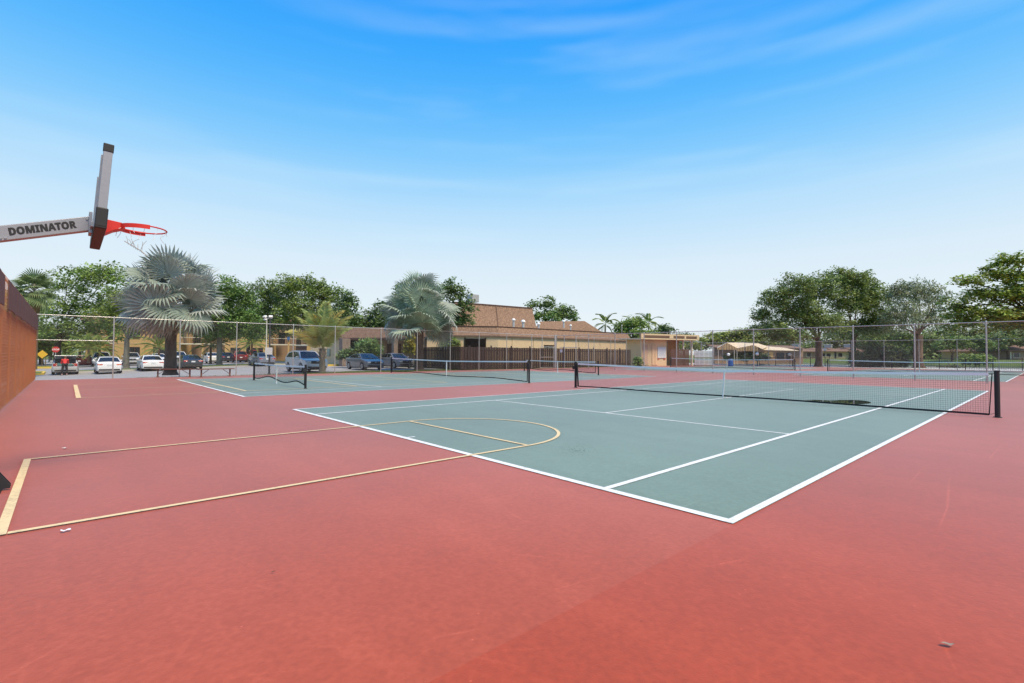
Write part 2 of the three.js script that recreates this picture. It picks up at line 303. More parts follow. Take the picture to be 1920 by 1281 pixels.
courtNet('short pickleball net in front of the brown board fence', gp(983, 696), gp(1122, 704), { crank: 1, h: 0.95, hc: 0.88, wob: 0.1, lift: 0.14, inset: 0.3 });
courtNet('tennis net beyond the wire fence, in front of the tan shed', W(-16.4, 46.4), W(-3.6, 46.4), { crank: 1, cord: 0.004, group: null });
courtNet('tennis net beyond the wire fence, in front of the lake', W(-0.914, 46.4), W(11.884, 46.4), { crank: 0, cord: 0.004 });

// ---------- chain-link fences ----------
function linkFence(label, pts, o = {}) {     // pts: post positions along a straight run
  const t = thing('chain_link_fence', label, 'fence', o.group), H = o.h ?? 3.25, r = o.r ?? 0.03, a = pts[0], b = pts[pts.length - 1], L = b.clone().sub(a).length(), dir = b.clone().sub(a).normalize();
  pts.forEach((p, i) => { const e = i === 0 || i === pts.length - 1, q = r * (e ? 1.35 : 1); part(t, 'post', mg([cyl(q, q, H, p.x, H / 2, p.z, 10), new THREE.SphereGeometry(q * 1.15, 10, 6).translate(p.x, H + 0.01, p.z), cyl(q * 1.25, q * 1.25, 0.05, p.x, H - 0.06, p.z, 10)]), o.pm ?? M.galv); });
  for (const y of o.rails ?? [H - 0.02]) part(t, 'rail', bar(a.clone().setY(y), b.clone().setY(y), 0.022, 0.022, 8), o.pm ?? M.galv);
  const pos = [], w = (o.wire ?? 0.0024) / 2, st = o.step ?? 0.072, hh = (o.meshTop ?? H) - 0.04, nrm = V3(-dir.z, 0, dir.x), off = o.off ?? 0.035;
  const line = (s0, y0, s1, y1) => {
    const A = a.clone().addScaledVector(dir, s0).addScaledVector(nrm, off).setY(y0), B = a.clone().addScaledVector(dir, s1).addScaledVector(nrm, off).setY(y1);
    const q = dir.clone().multiplyScalar(w * 0.7), up = V3(0, w * 0.7, 0), n = nrm.clone().multiplyScalar(w), c = [];
    for (const p of [A, B]) c.push(p.clone().add(q).sub(up.clone().multiplyScalar(Math.sign(y1 - y0) * Math.sign(s1 - s0))).addScaledVector(n, -0.5), p.clone().sub(q).add(up.clone().multiplyScalar(Math.sign(y1 - y0) * Math.sign(s1 - s0))).addScaledVector(n, -0.5), p.clone().add(n));
    for (const [i, j, k] of [[0, 1, 3], [1, 4, 3], [1, 2, 4], [2, 5, 4], [2, 0, 5], [0, 3, 5]]) for (const z of [i, j, k]) pos.push(c[z].x, c[z].y, c[z].z);
  };
  for (let s = -hh; s < L; s += st) { const x0 = Math.max(0, s), x1 = Math.min(L, s + hh); if (x1 > x0) { line(x0, 0.04 + (x0 - s), x1, 0.04 + (x1 - s)); line(x0, 0.04 + hh - (x0 - s), x1, 0.04 + hh - (x1 - s)); } }
  const g = new THREE.BufferGeometry(); g.setAttribute('position', new THREE.Float32BufferAttribute(pos, 3)); g.computeVertexNormals();
  part(t, 'wire_mesh', g, o.wm ?? M.wire).userData.kind = 'stuff';
  return t;
}
const span = (u0, v0, u1, v1, n) => Array.from({ length: n + 1 }, (_, i) => W(u0 + (u1 - u0) * i / n, v0 + (v1 - v0) * i / n));
{ // along the parking lot: posts where the photograph shows them
  const vs = [-5.41, -2.37, 0.58, 3.47, 6.79, 9.58, 13.04, 16.12, 19.25, 22.27, 25.47, 28.66, 32];
  const f = linkFence('tall galvanised wire fence between the courts and the parking lot', vs.map(v => W(-20.7, v)));
  part(f, 'rail', bar(W(-20.7, -5.41, 1.98), W(-20.7, -2.37, 1.98), 0.022), M.galv);
}
{
  const pts = []; for (let k = 12; k >= -5; k--) pts.push(W(10.35 - 2.985 * k + (k > 9 ? -(k - 9) * 0.05 : 0), 32)); pts[0] = W(-20.62, 32);
  linkFence('tall pale wire fence dividing the near courts from the farther pair', pts, { r: 0.036 });
}
linkFence('wire fence along the farther courts beside the tan shed', span(-20.7, 35.1, -20.7, 62, 9), { wire: 0.0022 });
linkFence('wire fence behind the farther courts, along the lake', span(-20.6, 62, 27, 62, 16), { wire: 0.0022, h: 3.1 });
{ // gate at the corner: heavy posts, frame, brace rails and a small notice
  const g = thing('wire_gate', 'wire gate with heavy grey post, cross rails and white notice in the tall fence corner', 'gate');
  const p = gp(1055, 690.2), q = W(-20.55, 29.4), y0 = 0.05;
  part(g, 'post', cyl(0.075, 0.075, 3.3, -20.5, 1.65, -31.7, 14), M.galv);
  part(g, 'gate_frame', mg([bar(W(-20.5, 29.6, y0), W(-20.5, 29.6, 2.1), 0.022), bar(W(-20.5, 31.5, y0), W(-20.5, 31.5, 2.1), 0.022), bar(W(-20.5, 29.6, 2.1), W(-20.5, 31.5, 2.1), 0.022), bar(W(-20.5, 29.6, 1.1), W(-20.5, 31.5, 1.1), 0.02), bar(W(-20.5, 29.6, 0.1), W(-20.5, 31.5, 0.1), 0.02)]), M.galv);
  part(g, 'crossbar', bar(W(-20.3, 32.15, 2.05), W(-17.8, 31.95, 2.05), 0.025), M.galv);
  part(g, 'notice', box(0.3, 0.3, 0.012, -19.9, 1.72, -31.93), M.white);
}
{ // rusty fence along the basketball end: rusted mesh at a flat angle, dark brown screen panels along its top
  const pts = []; for (let i = 0; i <= 11; i++) pts.push(W(-21.3 + i * 2.45, -5.38));
  M.brownScreen = mat(0.17, 0.075, 0.055, 0.85, { map: tinted(1, 1, 1, 0.3, 0.25) });
  const f = linkFence('rusty orange wire fence with dark brown screen panels along its top', pts, { wm: M.rust, pm: M.rust, wire: 0.0026, step: 0.07, rails: [3.22], off: -0.05, r: 0.028 });
  for (let i = 0; i < 27; i++) if (i !== 17 && i !== 20) part(f, 'screen_panel', rbox(0.965, 0.74 + 0.03 * ((i * 7) % 3 - 1), 0.02, -20.85 + i * 0.985, 2.83, 5.38 - 0.075 - 0.004 * (i % 2), 0.006), M.brownScreen);
  const slatM = [mat(0.36, 0.17, 0.1, 0.9), mat(0.5, 0.23, 0.13, 0.9), mat(0.52, 0.29, 0.18, 0.9), mat(0.55, 0.38, 0.28, 0.9)];
  // horizontal reeds of the privacy screen tied behind the mesh, too fine to tell apart
  const by = [[], [], [], []];
  for (let y = 0.05, r = 0; y < 2.46; y += 0.085, r++) for (let u = -21.2 - (r % 3) * 0.4; u < 5; ) { const l = rr(0.9, 2.6), e = Math.min(5.4, u + l); if (rnd() > 0.03) by[clamp(Math.floor(blot[((y * 150 | 0) % 512) * 512 + (((u + 30) * 9 | 0) % 512)] * 6 - 1.2 + rr(-0.9, 0.9)), 0, 3)].push(box(Math.min(e, 5.4) - Math.max(u, -21.25) - 0.006, 0.06 + rr(-0.008, 0.008), 0.012, (Math.min(e, 5.4) + Math.max(u, -21.25)) / 2, y + rr(-0.003, 0.003), 5.4 + rr(-0.004, 0.004))); u = e; }
  part(f, 'screen_backing', box(26.6, 2.42, 0.01, -7.95, 1.25, 5.43), mat(0.7, 0.56, 0.45, 0.95));
  by.forEach((l, i) => { part(f, 'reed_screen', mg(l), slatM[i]).userData.kind = 'stuff'; });
}
// ---------- basketball hoop ----------
const font = await new FontLoader().loadAsync('fonts/droid/droid_sans_bold.typeface.json');
{
  const t = thing('basketball_hoop', 'grey and black basketball hoop with red rim on a long arm', 'basketball hoop');
  const alu = mat(0.36, 0.36, 0.38, 0.4, { metalness: 0.5, bumpMap: rep(grainTex, 3), bumpScale: 0.0008 }), blk = mat(0.018, 0.018, 0.02, 0.55), red = mat(0.62, 0.03, 0.018, 0.42);
  const cu = 5.54, bw = 1.4, y0 = 2.72, y1 = 3.58, zf = 3.93, zb = 4.0;   // z = -v
  part(t, 'pole', mg([rbox(0.13, 2.72, 0.13, cu, 1.36, 4.86, 0.012), box(0.4, 0.02, 0.44, cu, 0.01, 4.88)]), blk);
  const gs = new THREE.Shape([[0, 0], [0.2, 0], [0.2, 0.03], [0.03, 0.3], [0, 0.3]].map(p => new THREE.Vector2(...p)));
  for (const s of [-1, 1]) part(t, 'gusset', new THREE.ExtrudeGeometry(gs, { depth: 0.016, bevelEnabled: false }).rotateY(Math.PI / 2).translate(cu - 0.008 + s * 0.04, 0.02, 4.8), blk);
  const ang = Math.atan2(0.275, 0.83), arm = new THREE.Group(); 
  const armG = rbox(0.1, 0.155, 0.9, 0, 0, -0.45, 0.008).rotateX(ang).translate(cu, 2.585, 4.86);
  const armM = part(t, 'arm', armG, alu);
  const txt = new TextGeometry('DOMINATOR', { font, size: 0.072, depth: 0.002, curveSegments: 4, bevelEnabled: true, bevelSize: 0.0035, bevelThickness: 0.0005, bevelSegments: 1 });
  txt.computeBoundingBox(); const tw = txt.boundingBox.max.x - txt.boundingBox.min.x;
  txt.scale(0.545 / tw, 1.0, 1).translate(0.2, -0.03, 0);
  { const p = txt.attributes.position; for (let i = 0; i < p.count; i++) p.setX(i, p.getX(i) + 0.12 * p.getY(i)); }
  part(armM, 'lettering', txt.rotateY(Math.PI / 2).translate(0.0505, 0, 0).rotateX(ang).translate(cu, 2.585, 4.86), blk);
  const bolts = []; for (const [s, y] of [[0.13, -0.045], [0.165, -0.05], [0.86, 0.05], [0.86, -0.05]]) bolts.push(cyl(0.011, 0.011, 0.012, 0, 0, 0, 8).rotateZ(Math.PI / 2).translate(0.056, y, -s).rotateX(ang).translate(cu, 2.585, 4.86));
  bolts.forEach(b => part(armM, 'bolt', b, M.steel));
  part(t, 'mount', mg([rbox(0.2, 0.24, 0.03, cu, 2.86, zb + 0.03, 0.006), rbox(0.46, 0.06, 0.03, cu, 2.82, zb + 0.02, 0.004)]), alu);
  const bb = part(t, 'backboard', box(bw - 0.06, y1 - y0 - 0.06, 0.012, cu, (y0 + y1) / 2, zf + 0.012), new THREE.MeshPhysicalMaterial({ color: 0xffffff, roughness: 0.08, transmission: 0.85, thickness: 0 }));
  for (const s of [-1, 1]) part(bb, 'side_frame', rbox(0.035, y1 - y0 - 0.02, 0.075, cu + s * (bw / 2 - 0.018), (y0 + y1) / 2, (zf + zb) / 2, 0.004), alu);
  part(bb, 'top_frame', rbox(bw - 0.08, 0.035, 0.07, cu, y1 - 0.02, (zf + zb) / 2, 0.004), alu);
  for (const s of [-0.45, 0.45]) part(bb, 'back_brace', rbox(0.035, y1 - y0 - 0.1, 0.03, cu + s, (y0 + y1) / 2, zb, 0.004), alu);
  for (const s of [-1, 1]) part(bb, 'corner_cap', rbox(0.05, 0.085, 0.088, cu + s * (bw / 2 - 0.02), y1 - 0.035, (zf + zb) / 2, 0.008), blk);
  part(bb, 'bottom_pad', mg([rbox(bw + 0.02, 0.055, 0.1, cu, y0, (zf + zb) / 2, 0.012), rbox(0.055, 0.2, 0.1, cu - bw / 2 + 0.015, y0 + 0.09, (zf + zb) / 2, 0.012), rbox(0.055, 0.2, 0.1, cu + bw / 2 - 0.015, y0 + 0.09, (zf + zb) / 2, 0.012)]), blk);
  { const piv = V3(0, y0, (zf + zb) / 2), a = -0.058; bb.rotation.x = a; bb.position.copy(piv).sub(piv.clone().applyAxisAngle(V3(1, 0, 0), a)); }   // the board tips slightly forward
  const rz = 3.55, ry = 2.885, rimM = part(t, 'rim', mg([new THREE.TorusGeometry(0.2286, 0.008, 10, 56).rotateX(Math.PI / 2).translate(cu, ry, rz)]), red);
  part(rimM, 'ring_brace', new THREE.CylinderGeometry(0.236, 0.236, 0.05, 40, 1, true, -1.75, 3.5).translate(cu, ry - 0.012, rz), new THREE.MeshStandardMaterial({ color: red.color, roughness: 0.42, side: THREE.DoubleSide }));
  const sh = new THREE.Shape([[0, 0.04], [0.17, 0.02], [0.2, -0.03], [0.1, -0.07], [0, -0.14]].map(p => new THREE.Vector2(...p)));
  part(rimM, 'bracket', new THREE.ExtrudeGeometry(sh, { depth: 0.17, bevelEnabled: true, bevelSize: 0.004, bevelThickness: 0.004 }).translate(0, 0, -0.085).rotateY(Math.PI / 2).translate(cu, ry, 3.93), red);
  const cords = [];
  for (let i = 0; i < 12; i++) { const a = i / 12 * 6.283, c = V3(cu + 0.228 * Math.cos(a), ry - 0.008, rz + 0.228 * Math.sin(a)), l = rr(0.04, 0.12); cords.push(tube([c, c.clone().add(V3(rr(-0.02, 0.02), -l * 0.5, rr(-0.02, 0.02))), c.clone().add(V3(rr(-0.04, 0.04), -l, rr(-0.04, 0.04)))], 0.0022, 4, 5)); }
  part(t, 'torn_net', mg(cords), M.white).userData.kind = 'stuff';
}
// ---------- benches ----------
M.benchWood = mat(0.16, 0.07, 0.05, 0.75, { map: tinted(1, 1, 1, 0.25, 0.2) });
for (const [a, b, lab] of [[289, 364, 'brown plank bench at the foot of the silver fan palm'], [371, 438, 'brown plank bench beside the fence post, clear of the palm']]) {
  const t = thing('bench', lab, 'bench', 'benches along the fence'), A = col(a, 27.6), B = col(b, a < 300 ? 27.9 : 29.2), d = B.clone().sub(A), n = d.clone().normalize(), s = V3(-n.z, 0, n.x), h = 0.45;
  for (const o of [-0.085, 0.085]) part(t, 'seat_plank', beam(A.clone().addScaledVector(s, o).setY(h), B.clone().addScaledVector(s, o).setY(h), 0.15, 0.045), M.benchWood);
  for (const q of [0.1, 0.9]) {
    const c = A.clone().addScaledVector(d, q);
    part(t, 'leg', mg([rbox(0.07, h - 0.03, 0.07, c.x, (h - 0.03) / 2, c.z, 0.008), rbox(0.16, 0.03, 0.16, c.x, 0.016, c.z, 0.008)]), M.benchWood);
    part(t, 'brace', bar(c.clone().setY(0.14), A.clone().addScaledVector(d, q < 0.5 ? q + 0.2 : q - 0.2).setY(h - 0.03), 0.014), M.benchWood);
  }
}
// ---------- lamp post with sign, road signs, globe lamps ----------
{
  const p = gp(504.5, 701.5), d = 32.3, t = thing('flood_light_post', 'dark flood light post with white sign beside the silver SUV', 'light post'), H = 3.66;
  part(t, 'post', mg([cyl(0.045, 0.06, H, p.x, H / 2, p.z, 12), cyl(0.11, 0.12, 0.03, p.x, 0.015, p.z, 12)]), mat(0.07, 0.075, 0.085, 0.5, { metalness: 0.4 }));
  part(t, 'sign_panel', rbox(0.48, 0.46, 0.012, 0, 0, 0, 0.02).rotateY(0.84).translate(p.x + 0.05, hAt(507, 658.5, d), p.z + 0.06), M.white);
  part(t, 'crossarm', rbox(0.5, 0.05, 0.05, 0, 0, 0, 0.01).rotateY(0.84).translate(p.x - 0.08, H, p.z + 0.08), M.galv);
  for (const s of [-0.22, 0.16]) part(t, 'lamp_head', rbox(0.24, 0.13, 0.2, 0, 0, 0, 0.03).rotateX(0.5).rotateY(0.84 + s * 2).translate(p.x - 0.09 + s * 0.67, H + 0.11, p.z + 0.09 - s * 0.74), M.white);
}
{
  const p = col(499, 52), t = thing('lamp_post', 'slim cream lamp post standing among the parking lot trees', 'lamp post'), H = hAt(499, 600, 52);
  part(t, 'post', cyl(0.05, 0.07, H, p.x, H / 2, p.z, 10), mat(0.6, 0.57, 0.48, 0.6)); part(t, 'lamp', rbox(0.5, 0.14, 0.26, p.x - 0.15, H + 0.05, p.z + 0.1, 0.05), M.white);
}
{
  const d = 46, p = col(79, d), y = hAt(79, 664.5, d), t = thing('warning_sign', 'yellow diamond road sign on two posts at the lot entrance', 'road sign');
  part(t, 'panel', rbox(0.56, 0.56, 0.012, 0, 0, 0, 0.03).rotateZ(Math.PI / 4).rotateY(1.45).translate(p.x, y, p.z), mat(0.72, 0.42, 0.03, 0.5));
  for (const o of [0, 0.24]) part(t, 'post', cyl(0.03, 0.03, y, p.x - 0.05 - o * 0.1, y / 2, p.z - o, 8), mat(0.16, 0.11, 0.07, 0.8));
}
{
  const d = 58, p = col(104, d), y = hAt(104, 655.5, d), t = thing('stop_sign', 'red octagonal stop sign on a grey post by the road', 'road sign');
  part(t, 'post', cyl(0.03, 0.03, y, p.x - 0.04, y / 2, p.z, 8), M.galv);
  const oc = part(t, 'panel', cyl(0.36, 0.36, 0.012, 0, 0, 0, 8).rotateY(Math.PI / 8).rotateX(Math.PI / 2).rotateY(1.5).translate(p.x, y, p.z), mat(0.5, 0.03, 0.025, 0.5));
  const s = new TextGeometry('STOP', { font, size: 0.19, depth: 0.004, curveSegments: 3 }); s.center(); part(oc, 'lettering', s.rotateY(1.5).translate(p.x + 0.012, y, p.z), M.white);
}
[[1366, 665, 62], [1420, 664, 62], [1481, 665, 63], [1547, 655.5, 66]].forEach(([x, y, d], i) => {
  const p = col(x, d), h = hAt(x, y, d), t = thing('globe_lamp', ['white globe lamp beside the blue barrel near the striped awning', 'white globe lamp in front of the striped awning edge', 'white globe lamp beside the end of the awning roof', 'tall white globe lamp between the two oak trunks'][i], 'lamp', 'globe lamps by the clubhouse terrace');
  part(t, 'globe', new THREE.SphereGeometry(0.2, 16, 12).translate(p.x, h, p.z), mat(0.85, 0.85, 0.83, 0.3)); part(t, 'post', mg([cyl(0.03, 0.04, h - 0.15, p.x, (h - 0.15) / 2, p.z, 8), cyl(0.09, 0.06, 0.1, p.x, h - 0.2, p.z, 10)]), M.black);
});
// ---------- brown board fence behind the wire fence ----------
{
  const bm = [0, 1, 2, 3].map(i => mat(0.036 + 0.007 * i, 0.022 + 0.004 * i, 0.02 + 0.0035 * i, 0.85, { map: tinted(1, 1, 1, 0.3, 0.25) }));
  const f1 = thing('board_fence', 'dark brown shadow-box board fence in front of the tan clubhouse wall', 'fence'), H = 2.0;
  const g = rbox(0.19, H - 0.04, 0.02, 0, H / 2, 0, 0.004); let k = 0;
  const put = (u, v, turn) => { const m = part(f1, 'board', g, bm[(k * 7 + (k >> 2)) % 4]); m.position.set(u, rr(-0.015, 0.015), -v); m.rotation.y = turn; k++; };
  for (let v = 20.55; v < 45.2; v += 0.157) put(-21.0 + (k % 2 ? 0.035 : -0.035), v, Math.PI / 2);
  for (let u = -21.15; u > -27.6; u -= 0.125) put(u, 20.5 + (k % 2 ? 0.035 : -0.035), 0);
  for (let v = 21.5; v < 45; v += 2.42) part(f1, 'post', box(0.09, H + 0.14, 0.09, -21.05, (H + 0.14) / 2, -v), bm[0]);
  for (const y of [0.35, 1.7]) part(f1, 'rail', mg([beam(W(-21.0, 20.5, y), W(-21.0, 45.2, y), 0.045, 0.09), beam(W(-21.05, 20.5, y), W(-27.6, 20.5, y), 0.045, 0.09)]), bm[1]);
}
{ // black picket railing along the lake
  const t = thing('picket_railing', 'low black metal railing along the lake edge', 'railing'), pk = [];
  for (let u = -14; u < 27; u += 0.13) pk.push(box(0.018, 1.15, 0.018, u, 0.6, -65));
  part(t, 'pickets', mg(pk), M.black).userData.kind = 'stuff';
  for (const y of [0.2, 1.1]) part(t, 'rail', box(41, 0.04, 0.03, 6.5, y, -65), M.black);
  for (let u = -14; u <= 27; u += 2.05) part(t, 'post', box(0.06, 1.3, 0.06, u, 0.65, -65), M.black);
}
// ---------- litter ----------
const litter = (name, lab, cat, x, y, w, l, c, curl) => {
  const p = gp(x, y), g = new THREE.PlaneGeometry(w, l, 8, 5), q = g.attributes.position;
  for (let i = 0; i < q.count; i++) { const a = q.getX(i) / w, b = q.getY(i) / l; if (name === 'dry_leaf') q.setY(i, b * l * (1 - 3.2 * a * a)); q.setZ(i, curl * (a * a * 2 + 0.6 * b * b) + 0.25 * curl * Math.sin(9 * a + 5 * b)); }
  g.computeVertexNormals(); const m = new THREE.Mesh(g.rotateX(-Math.PI / 2).rotateY(rr(0, 6)).translate(p.x, 0.014, p.z), mat(...c, 0.8, { side: THREE.DoubleSide }));
  m.name = numbered(name); m.userData = { label: lab, category: cat }; scene.add(m);
};
litter('dry_leaf', 'curled grey-brown dry leaf lying on the bare red pavement', 'leaf', 1777, 1213, 0.058, 0.024, [0.3, 0.22, 0.17], 0.009);
litter('dry_leaf', 'tiny dark seed leaf on the red paint outside the key', 'leaf', 512, 1076, 0.02, 0.012, [0.08, 0.04, 0.03], 0.004);
litter('paper_scrap', 'white paper scrap just outside the yellow lane line', 'paper', 123, 998, 0.06, 0.035, [0.75, 0.75, 0.78], 0.012);
litter('paper_scrap', 'faded white scrap near the corner of the yellow key', 'paper', 121, 842, 0.07, 0.04, [0.7, 0.68, 0.66], 0.008);
// ---------- cars ----------
const paint = (r, g, b, metal = 0.25) => new THREE.MeshPhysicalMaterial({ color: new THREE.Color().setRGB(r, g, b), roughness: 0.38, metalness: metal, clearcoat: 0.9, clearcoatRoughness: 0.06 });
M.tyre = mat(0.018, 0.018, 0.018, 0.85); M.rimM = mat(0.5, 0.5, 0.51, 0.35, { metalness: 0.8 }); M.trim = mat(0.02, 0.02, 0.022, 0.55);
M.tail = new THREE.MeshPhysicalMaterial({ color: new THREE.Color().setRGB(0.42, 0.02, 0.02), roughness: 0.15, clearcoat: 1 }); M.headl = new THREE.MeshPhysicalMaterial({ color: new THREE.Color().setRGB(0.62, 0.64, 0.66), roughness: 0.1, clearcoat: 1 });
M.plate = mat(0.7, 0.72, 0.74, 0.5); M.amber = mat(0.65, 0.2, 0.03, 0.3);
const KIND = {   // half-profile stations: lower body outline and cabin corners [x, y]
  sedan: { L: 4.55, w: 1.78, wb: 2.68, r: 0.325, low: [[-2.26, 0.34], [-2.275, 0.6], [-2.24, 0.9], [-2.1, 1.0], [-1.55, 1.03], [1.0, 0.99], [1.55, 0.93], [2.05, 0.79], [2.22, 0.66], [2.27, 0.45], [2.22, 0.24]], cab: [[-1.72, 1.0], [-0.95, 1.4], [-0.25, 1.47], [0.35, 1.43], [1.2, 0.97]], side: [[-1.38, 1.05], [-0.92, 1.33], [-0.25, 1.39], [0.3, 1.36], [0.92, 1.04]], bp: -0.12 },
  coupe: { L: 4.5, w: 1.77, wb: 2.68, r: 0.33, low: [[-2.23, 0.34], [-2.26, 0.6], [-2.2, 0.92], [-2.0, 1.02], [-1.5, 1.03], [1.0, 0.98], [1.6, 0.9], [2.05, 0.77], [2.2, 0.64], [2.25, 0.42], [2.2, 0.22]], cab: [[-1.85, 1.0], [-1.0, 1.33], [-0.25, 1.42], [0.3, 1.4], [1.3, 0.96]], side: [[-1.3, 1.05], [-0.9, 1.26], [-0.25, 1.34], [0.25, 1.32], [1.0, 1.02]], bp: -0.45 },
  hatch: { L: 4.2, w: 1.72, wb: 2.6, r: 0.31, low: [[-2.05, 0.34], [-2.09, 0.6], [-2.06, 0.95], [-2.0, 1.02], [0.95, 1.0], [1.45, 0.95], [1.85, 0.82], [2.05, 0.66], [2.1, 0.42], [2.05, 0.24]], cab: [[-2.02, 1.0], [-1.6, 1.42], [-0.5, 1.52], [0.3, 1.48], [1.2, 0.98]], side: [[-1.75, 1.06], [-1.5, 1.36], [-0.5, 1.43], [0.25, 1.4], [0.9, 1.05]], bp: -0.2 },
  suv: { L: 4.65, w: 1.86, wb: 2.72, r: 0.365, low: [[-2.3, 0.42], [-2.33, 0.7], [-2.28, 1.05], [-2.2, 1.12], [1.0, 1.1], [1.55, 1.06], [2.08, 0.96], [2.27, 0.8], [2.32, 0.5], [2.26, 0.3]], cab: [[-2.24, 1.08], [-1.85, 1.6], [-0.6, 1.69], [0.25, 1.65], [1.15, 1.08]], side: [[-1.95, 1.16], [-1.7, 1.5], [-0.6, 1.59], [0.2, 1.56], [0.88, 1.15]], bp: -0.3 },
  pickup: { L: 5.5, w: 1.95, wb: 3.5, r: 0.39, low: [[-2.72, 0.5], [-2.75, 0.8], [-2.74, 1.14], [-0.7, 1.14], [1.4, 1.14], [2.1, 1.1], [2.6, 1.05], [2.72, 0.85], [2.75, 0.55], [2.7, 0.36]], cab: [[-0.75, 1.12], [-0.6, 1.75], [0.0, 1.84], [0.75, 1.8], [1.5, 1.13]], side: [[-0.5, 1.2], [-0.42, 1.64], [0.0, 1.72], [0.66, 1.68], [1.2, 1.2]], bp: 0.25 },
};
function makeCar(name, label, kindName, pm, pos, heading, o = {}) {
  const k = KIND[kindName], t = thing(name, label, o.cat ?? 'car', o.group), hw = k.w / 2, Lh = k.L / 2;
  const plan = x => 1 - 0.13 * Math.pow(clamp((Math.abs(x) - Lh * 0.68) / (Lh * 0.32), 0, 1), 2);
  // lower body with wheel arches
  const sh = new THREE.Shape(); const yb = k.low[k.low.length - 1][1], ax = [-k.wb / 2 - 0.02, k.wb / 2 + 0.03], R = k.r + 0.055;
  sh.moveTo(k.low[0][0], k.low[0][1]); for (const q of k.low.slice(1)) sh.lineTo(...q);
  for (const cx of [ax[1], ax[0]]) { sh.lineTo(cx + R, yb); for (let i = 1; i < 10; i++) { const a = i / 10 * Math.PI; sh.lineTo(cx + R * Math.cos(a), yb + (k.r * 2 - yb + 0.03) * Math.sin(a) * 0.99); } sh.lineTo(cx - R, yb); }
  sh.lineTo(-Lh + 0.12, yb); sh.closePath();
  const g = new THREE.ExtrudeGeometry(sh, { depth: k.w - 0.16, bevelEnabled: true, bevelSize: 0.045, bevelThickness: 0.08, bevelSegments: 3, bevelOffset: -0.045, curveSegments: 4 }).translate(0, 0, -(k.w - 0.16) / 2);
  { const p = g.attributes.position; for (let i = 0; i < p.count; i++) p.setZ(i, p.getZ(i) * plan(p.getX(i)) * (1 - 0.05 * clamp((0.6 - p.getY(i)) / 0.4, 0, 1))); g.computeVertexNormals(); }
  const body = part(t, 'body', g, pm);
  // cabin
  const yB = k.cab[0][1], yT = Math.max(...k.cab.map(c => c[1])), half = y => (hw - 0.07) * (1 - 0.27 * clamp((y - yB) / (yT - yB), 0, 1.1));
  const loft = (list, wf, close) => {
    const pos = [], idx = [], n = list.length, S = 6;
    list.forEach(([x, y]) => { for (let j = 0; j <= S; j++) { const q = j / S * 2 - 1, h = wf(y, x); pos.push(x, y - 0.03 * q * q, q * h); } });
    for (let i = 0; i < n - 1; i++) for (let j = 0; j < S; j++) { const a = i * (S + 1) + j, b = a + S + 1; idx.push(a, a + 1, b, a + 1, b + 1, b); }
    if (close) for (const e of [0, S]) { const c = pos.length / 3; pos.push((list[0][0] + list[n - 1][0]) / 2, list[0][1] - 0.03, (e ? 1 : -1) * wf(yB)); for (let i = 0; i < n - 1; i++) idx.push(c, i * (S + 1) + e, (i + 1) * (S + 1) + e); }
    const q = new THREE.BufferGeometry(); q.setAttribute('position', new THREE.Float32BufferAttribute(pos, 3)); q.setIndex(idx); const z = q.toNonIndexed(); z.computeVertexNormals(); return z;
  };
  const cab = part(t, 'cabin', loft(k.cab, half, true), pm); cab.material = pm;
  const glassStrip = (a, b, f0, f1, off) => { const d = [b[0] - a[0], b[1] - a[1]], l = Math.hypot(...d), nx = -d[1] / l * off, ny = d[0] / l * off; return loft([f0, (f0 + f1) / 2, f1].map(f => [a[0] + d[0] * f + nx, a[1] + d[1] * f + ny]), y => half(y) - 0.07, false); };
  const c = k.cab;
  if (!o.openHatch) part(cab, 'rear_window', glassStrip(c[0], c[1], 0.1, 0.92, 0.014), M.glass);
  part(cab, 'windshield', glassStrip(c[3], c[4], 0.08, 0.95, 0.014), M.glass);
  for (const s of [-1, 1]) for (const f of [0, 1]) {
    const pts = k.side, cut = k.bp, inS = x => f ? x >= cut + 0.04 : x <= cut - 0.04, up = x => { for (let i = 0; i < pts.length - 1; i++) if (x >= pts[i][0] && x <= pts[i + 1][0]) return pts[i][1] + (pts[i + 1][1] - pts[i][1]) * (x - pts[i][0]) / (pts[i + 1][0] - pts[i][0]); return pts[0][1]; };
    const xs = f ? [cut + 0.04, ...pts.map(q => q[0]).filter(inS)] : [...pts.map(q => q[0]).filter(inS), cut - 0.04], bot = pts[0][1] * 0.5 + pts[pts.length - 1][1] * 0.5;
    const pos = [], idx = []; xs.forEach(x => { for (const y of [bot, Math.max(bot + 0.005, up(x))]) pos.push(x, y, s * (half(y) + 0.012)); });
    for (let i = 0; i < xs.length - 1; i++) { const a = i * 2; idx.push(a, a + 2, a + 1, a + 1, a + 2, a + 3); }
    const q = new THREE.BufferGeometry(); q.setAttribute('position', new THREE.Float32BufferAttribute(pos, 3)); q.setIndex(idx); q.computeVertexNormals();
    part(cab, 'side_window', q, M.glass);
  }
  for (const s of [-1, 1]) part(t, 'mirror', rbox(0.12, 0.13, 0.2, c[4][0] - 0.32, yB + 0.09, s * (hw + 0.04), 0.04), pm);
  // wheels
  for (const cx of ax) for (const s of [-1, 1]) {
    const z = s * (hw - 0.12), w = part(t, 'wheel', new THREE.TorusGeometry(k.r - 0.085, 0.085, 8, 24).scale(1, 1, 1.25).translate(cx, k.r, z), M.tyre);
    part(w, 'rim', cyl(k.r - 0.1, k.r - 0.1, 0.12, 0, 0, 0, 20).rotateX(Math.PI / 2).translate(cx, k.r, z + s * 0.03), M.rimM);
    const sp = []; for (let i = 0; i < 5; i++) sp.push(box(0.055, k.r - 0.12, 0.02, 0, (k.r - 0.12) / 2, 0).rotateZ(i * 1.2566).translate(cx, k.r, z + s * 0.1)); part(w, 'spokes', mg(sp), M.steel);
  }
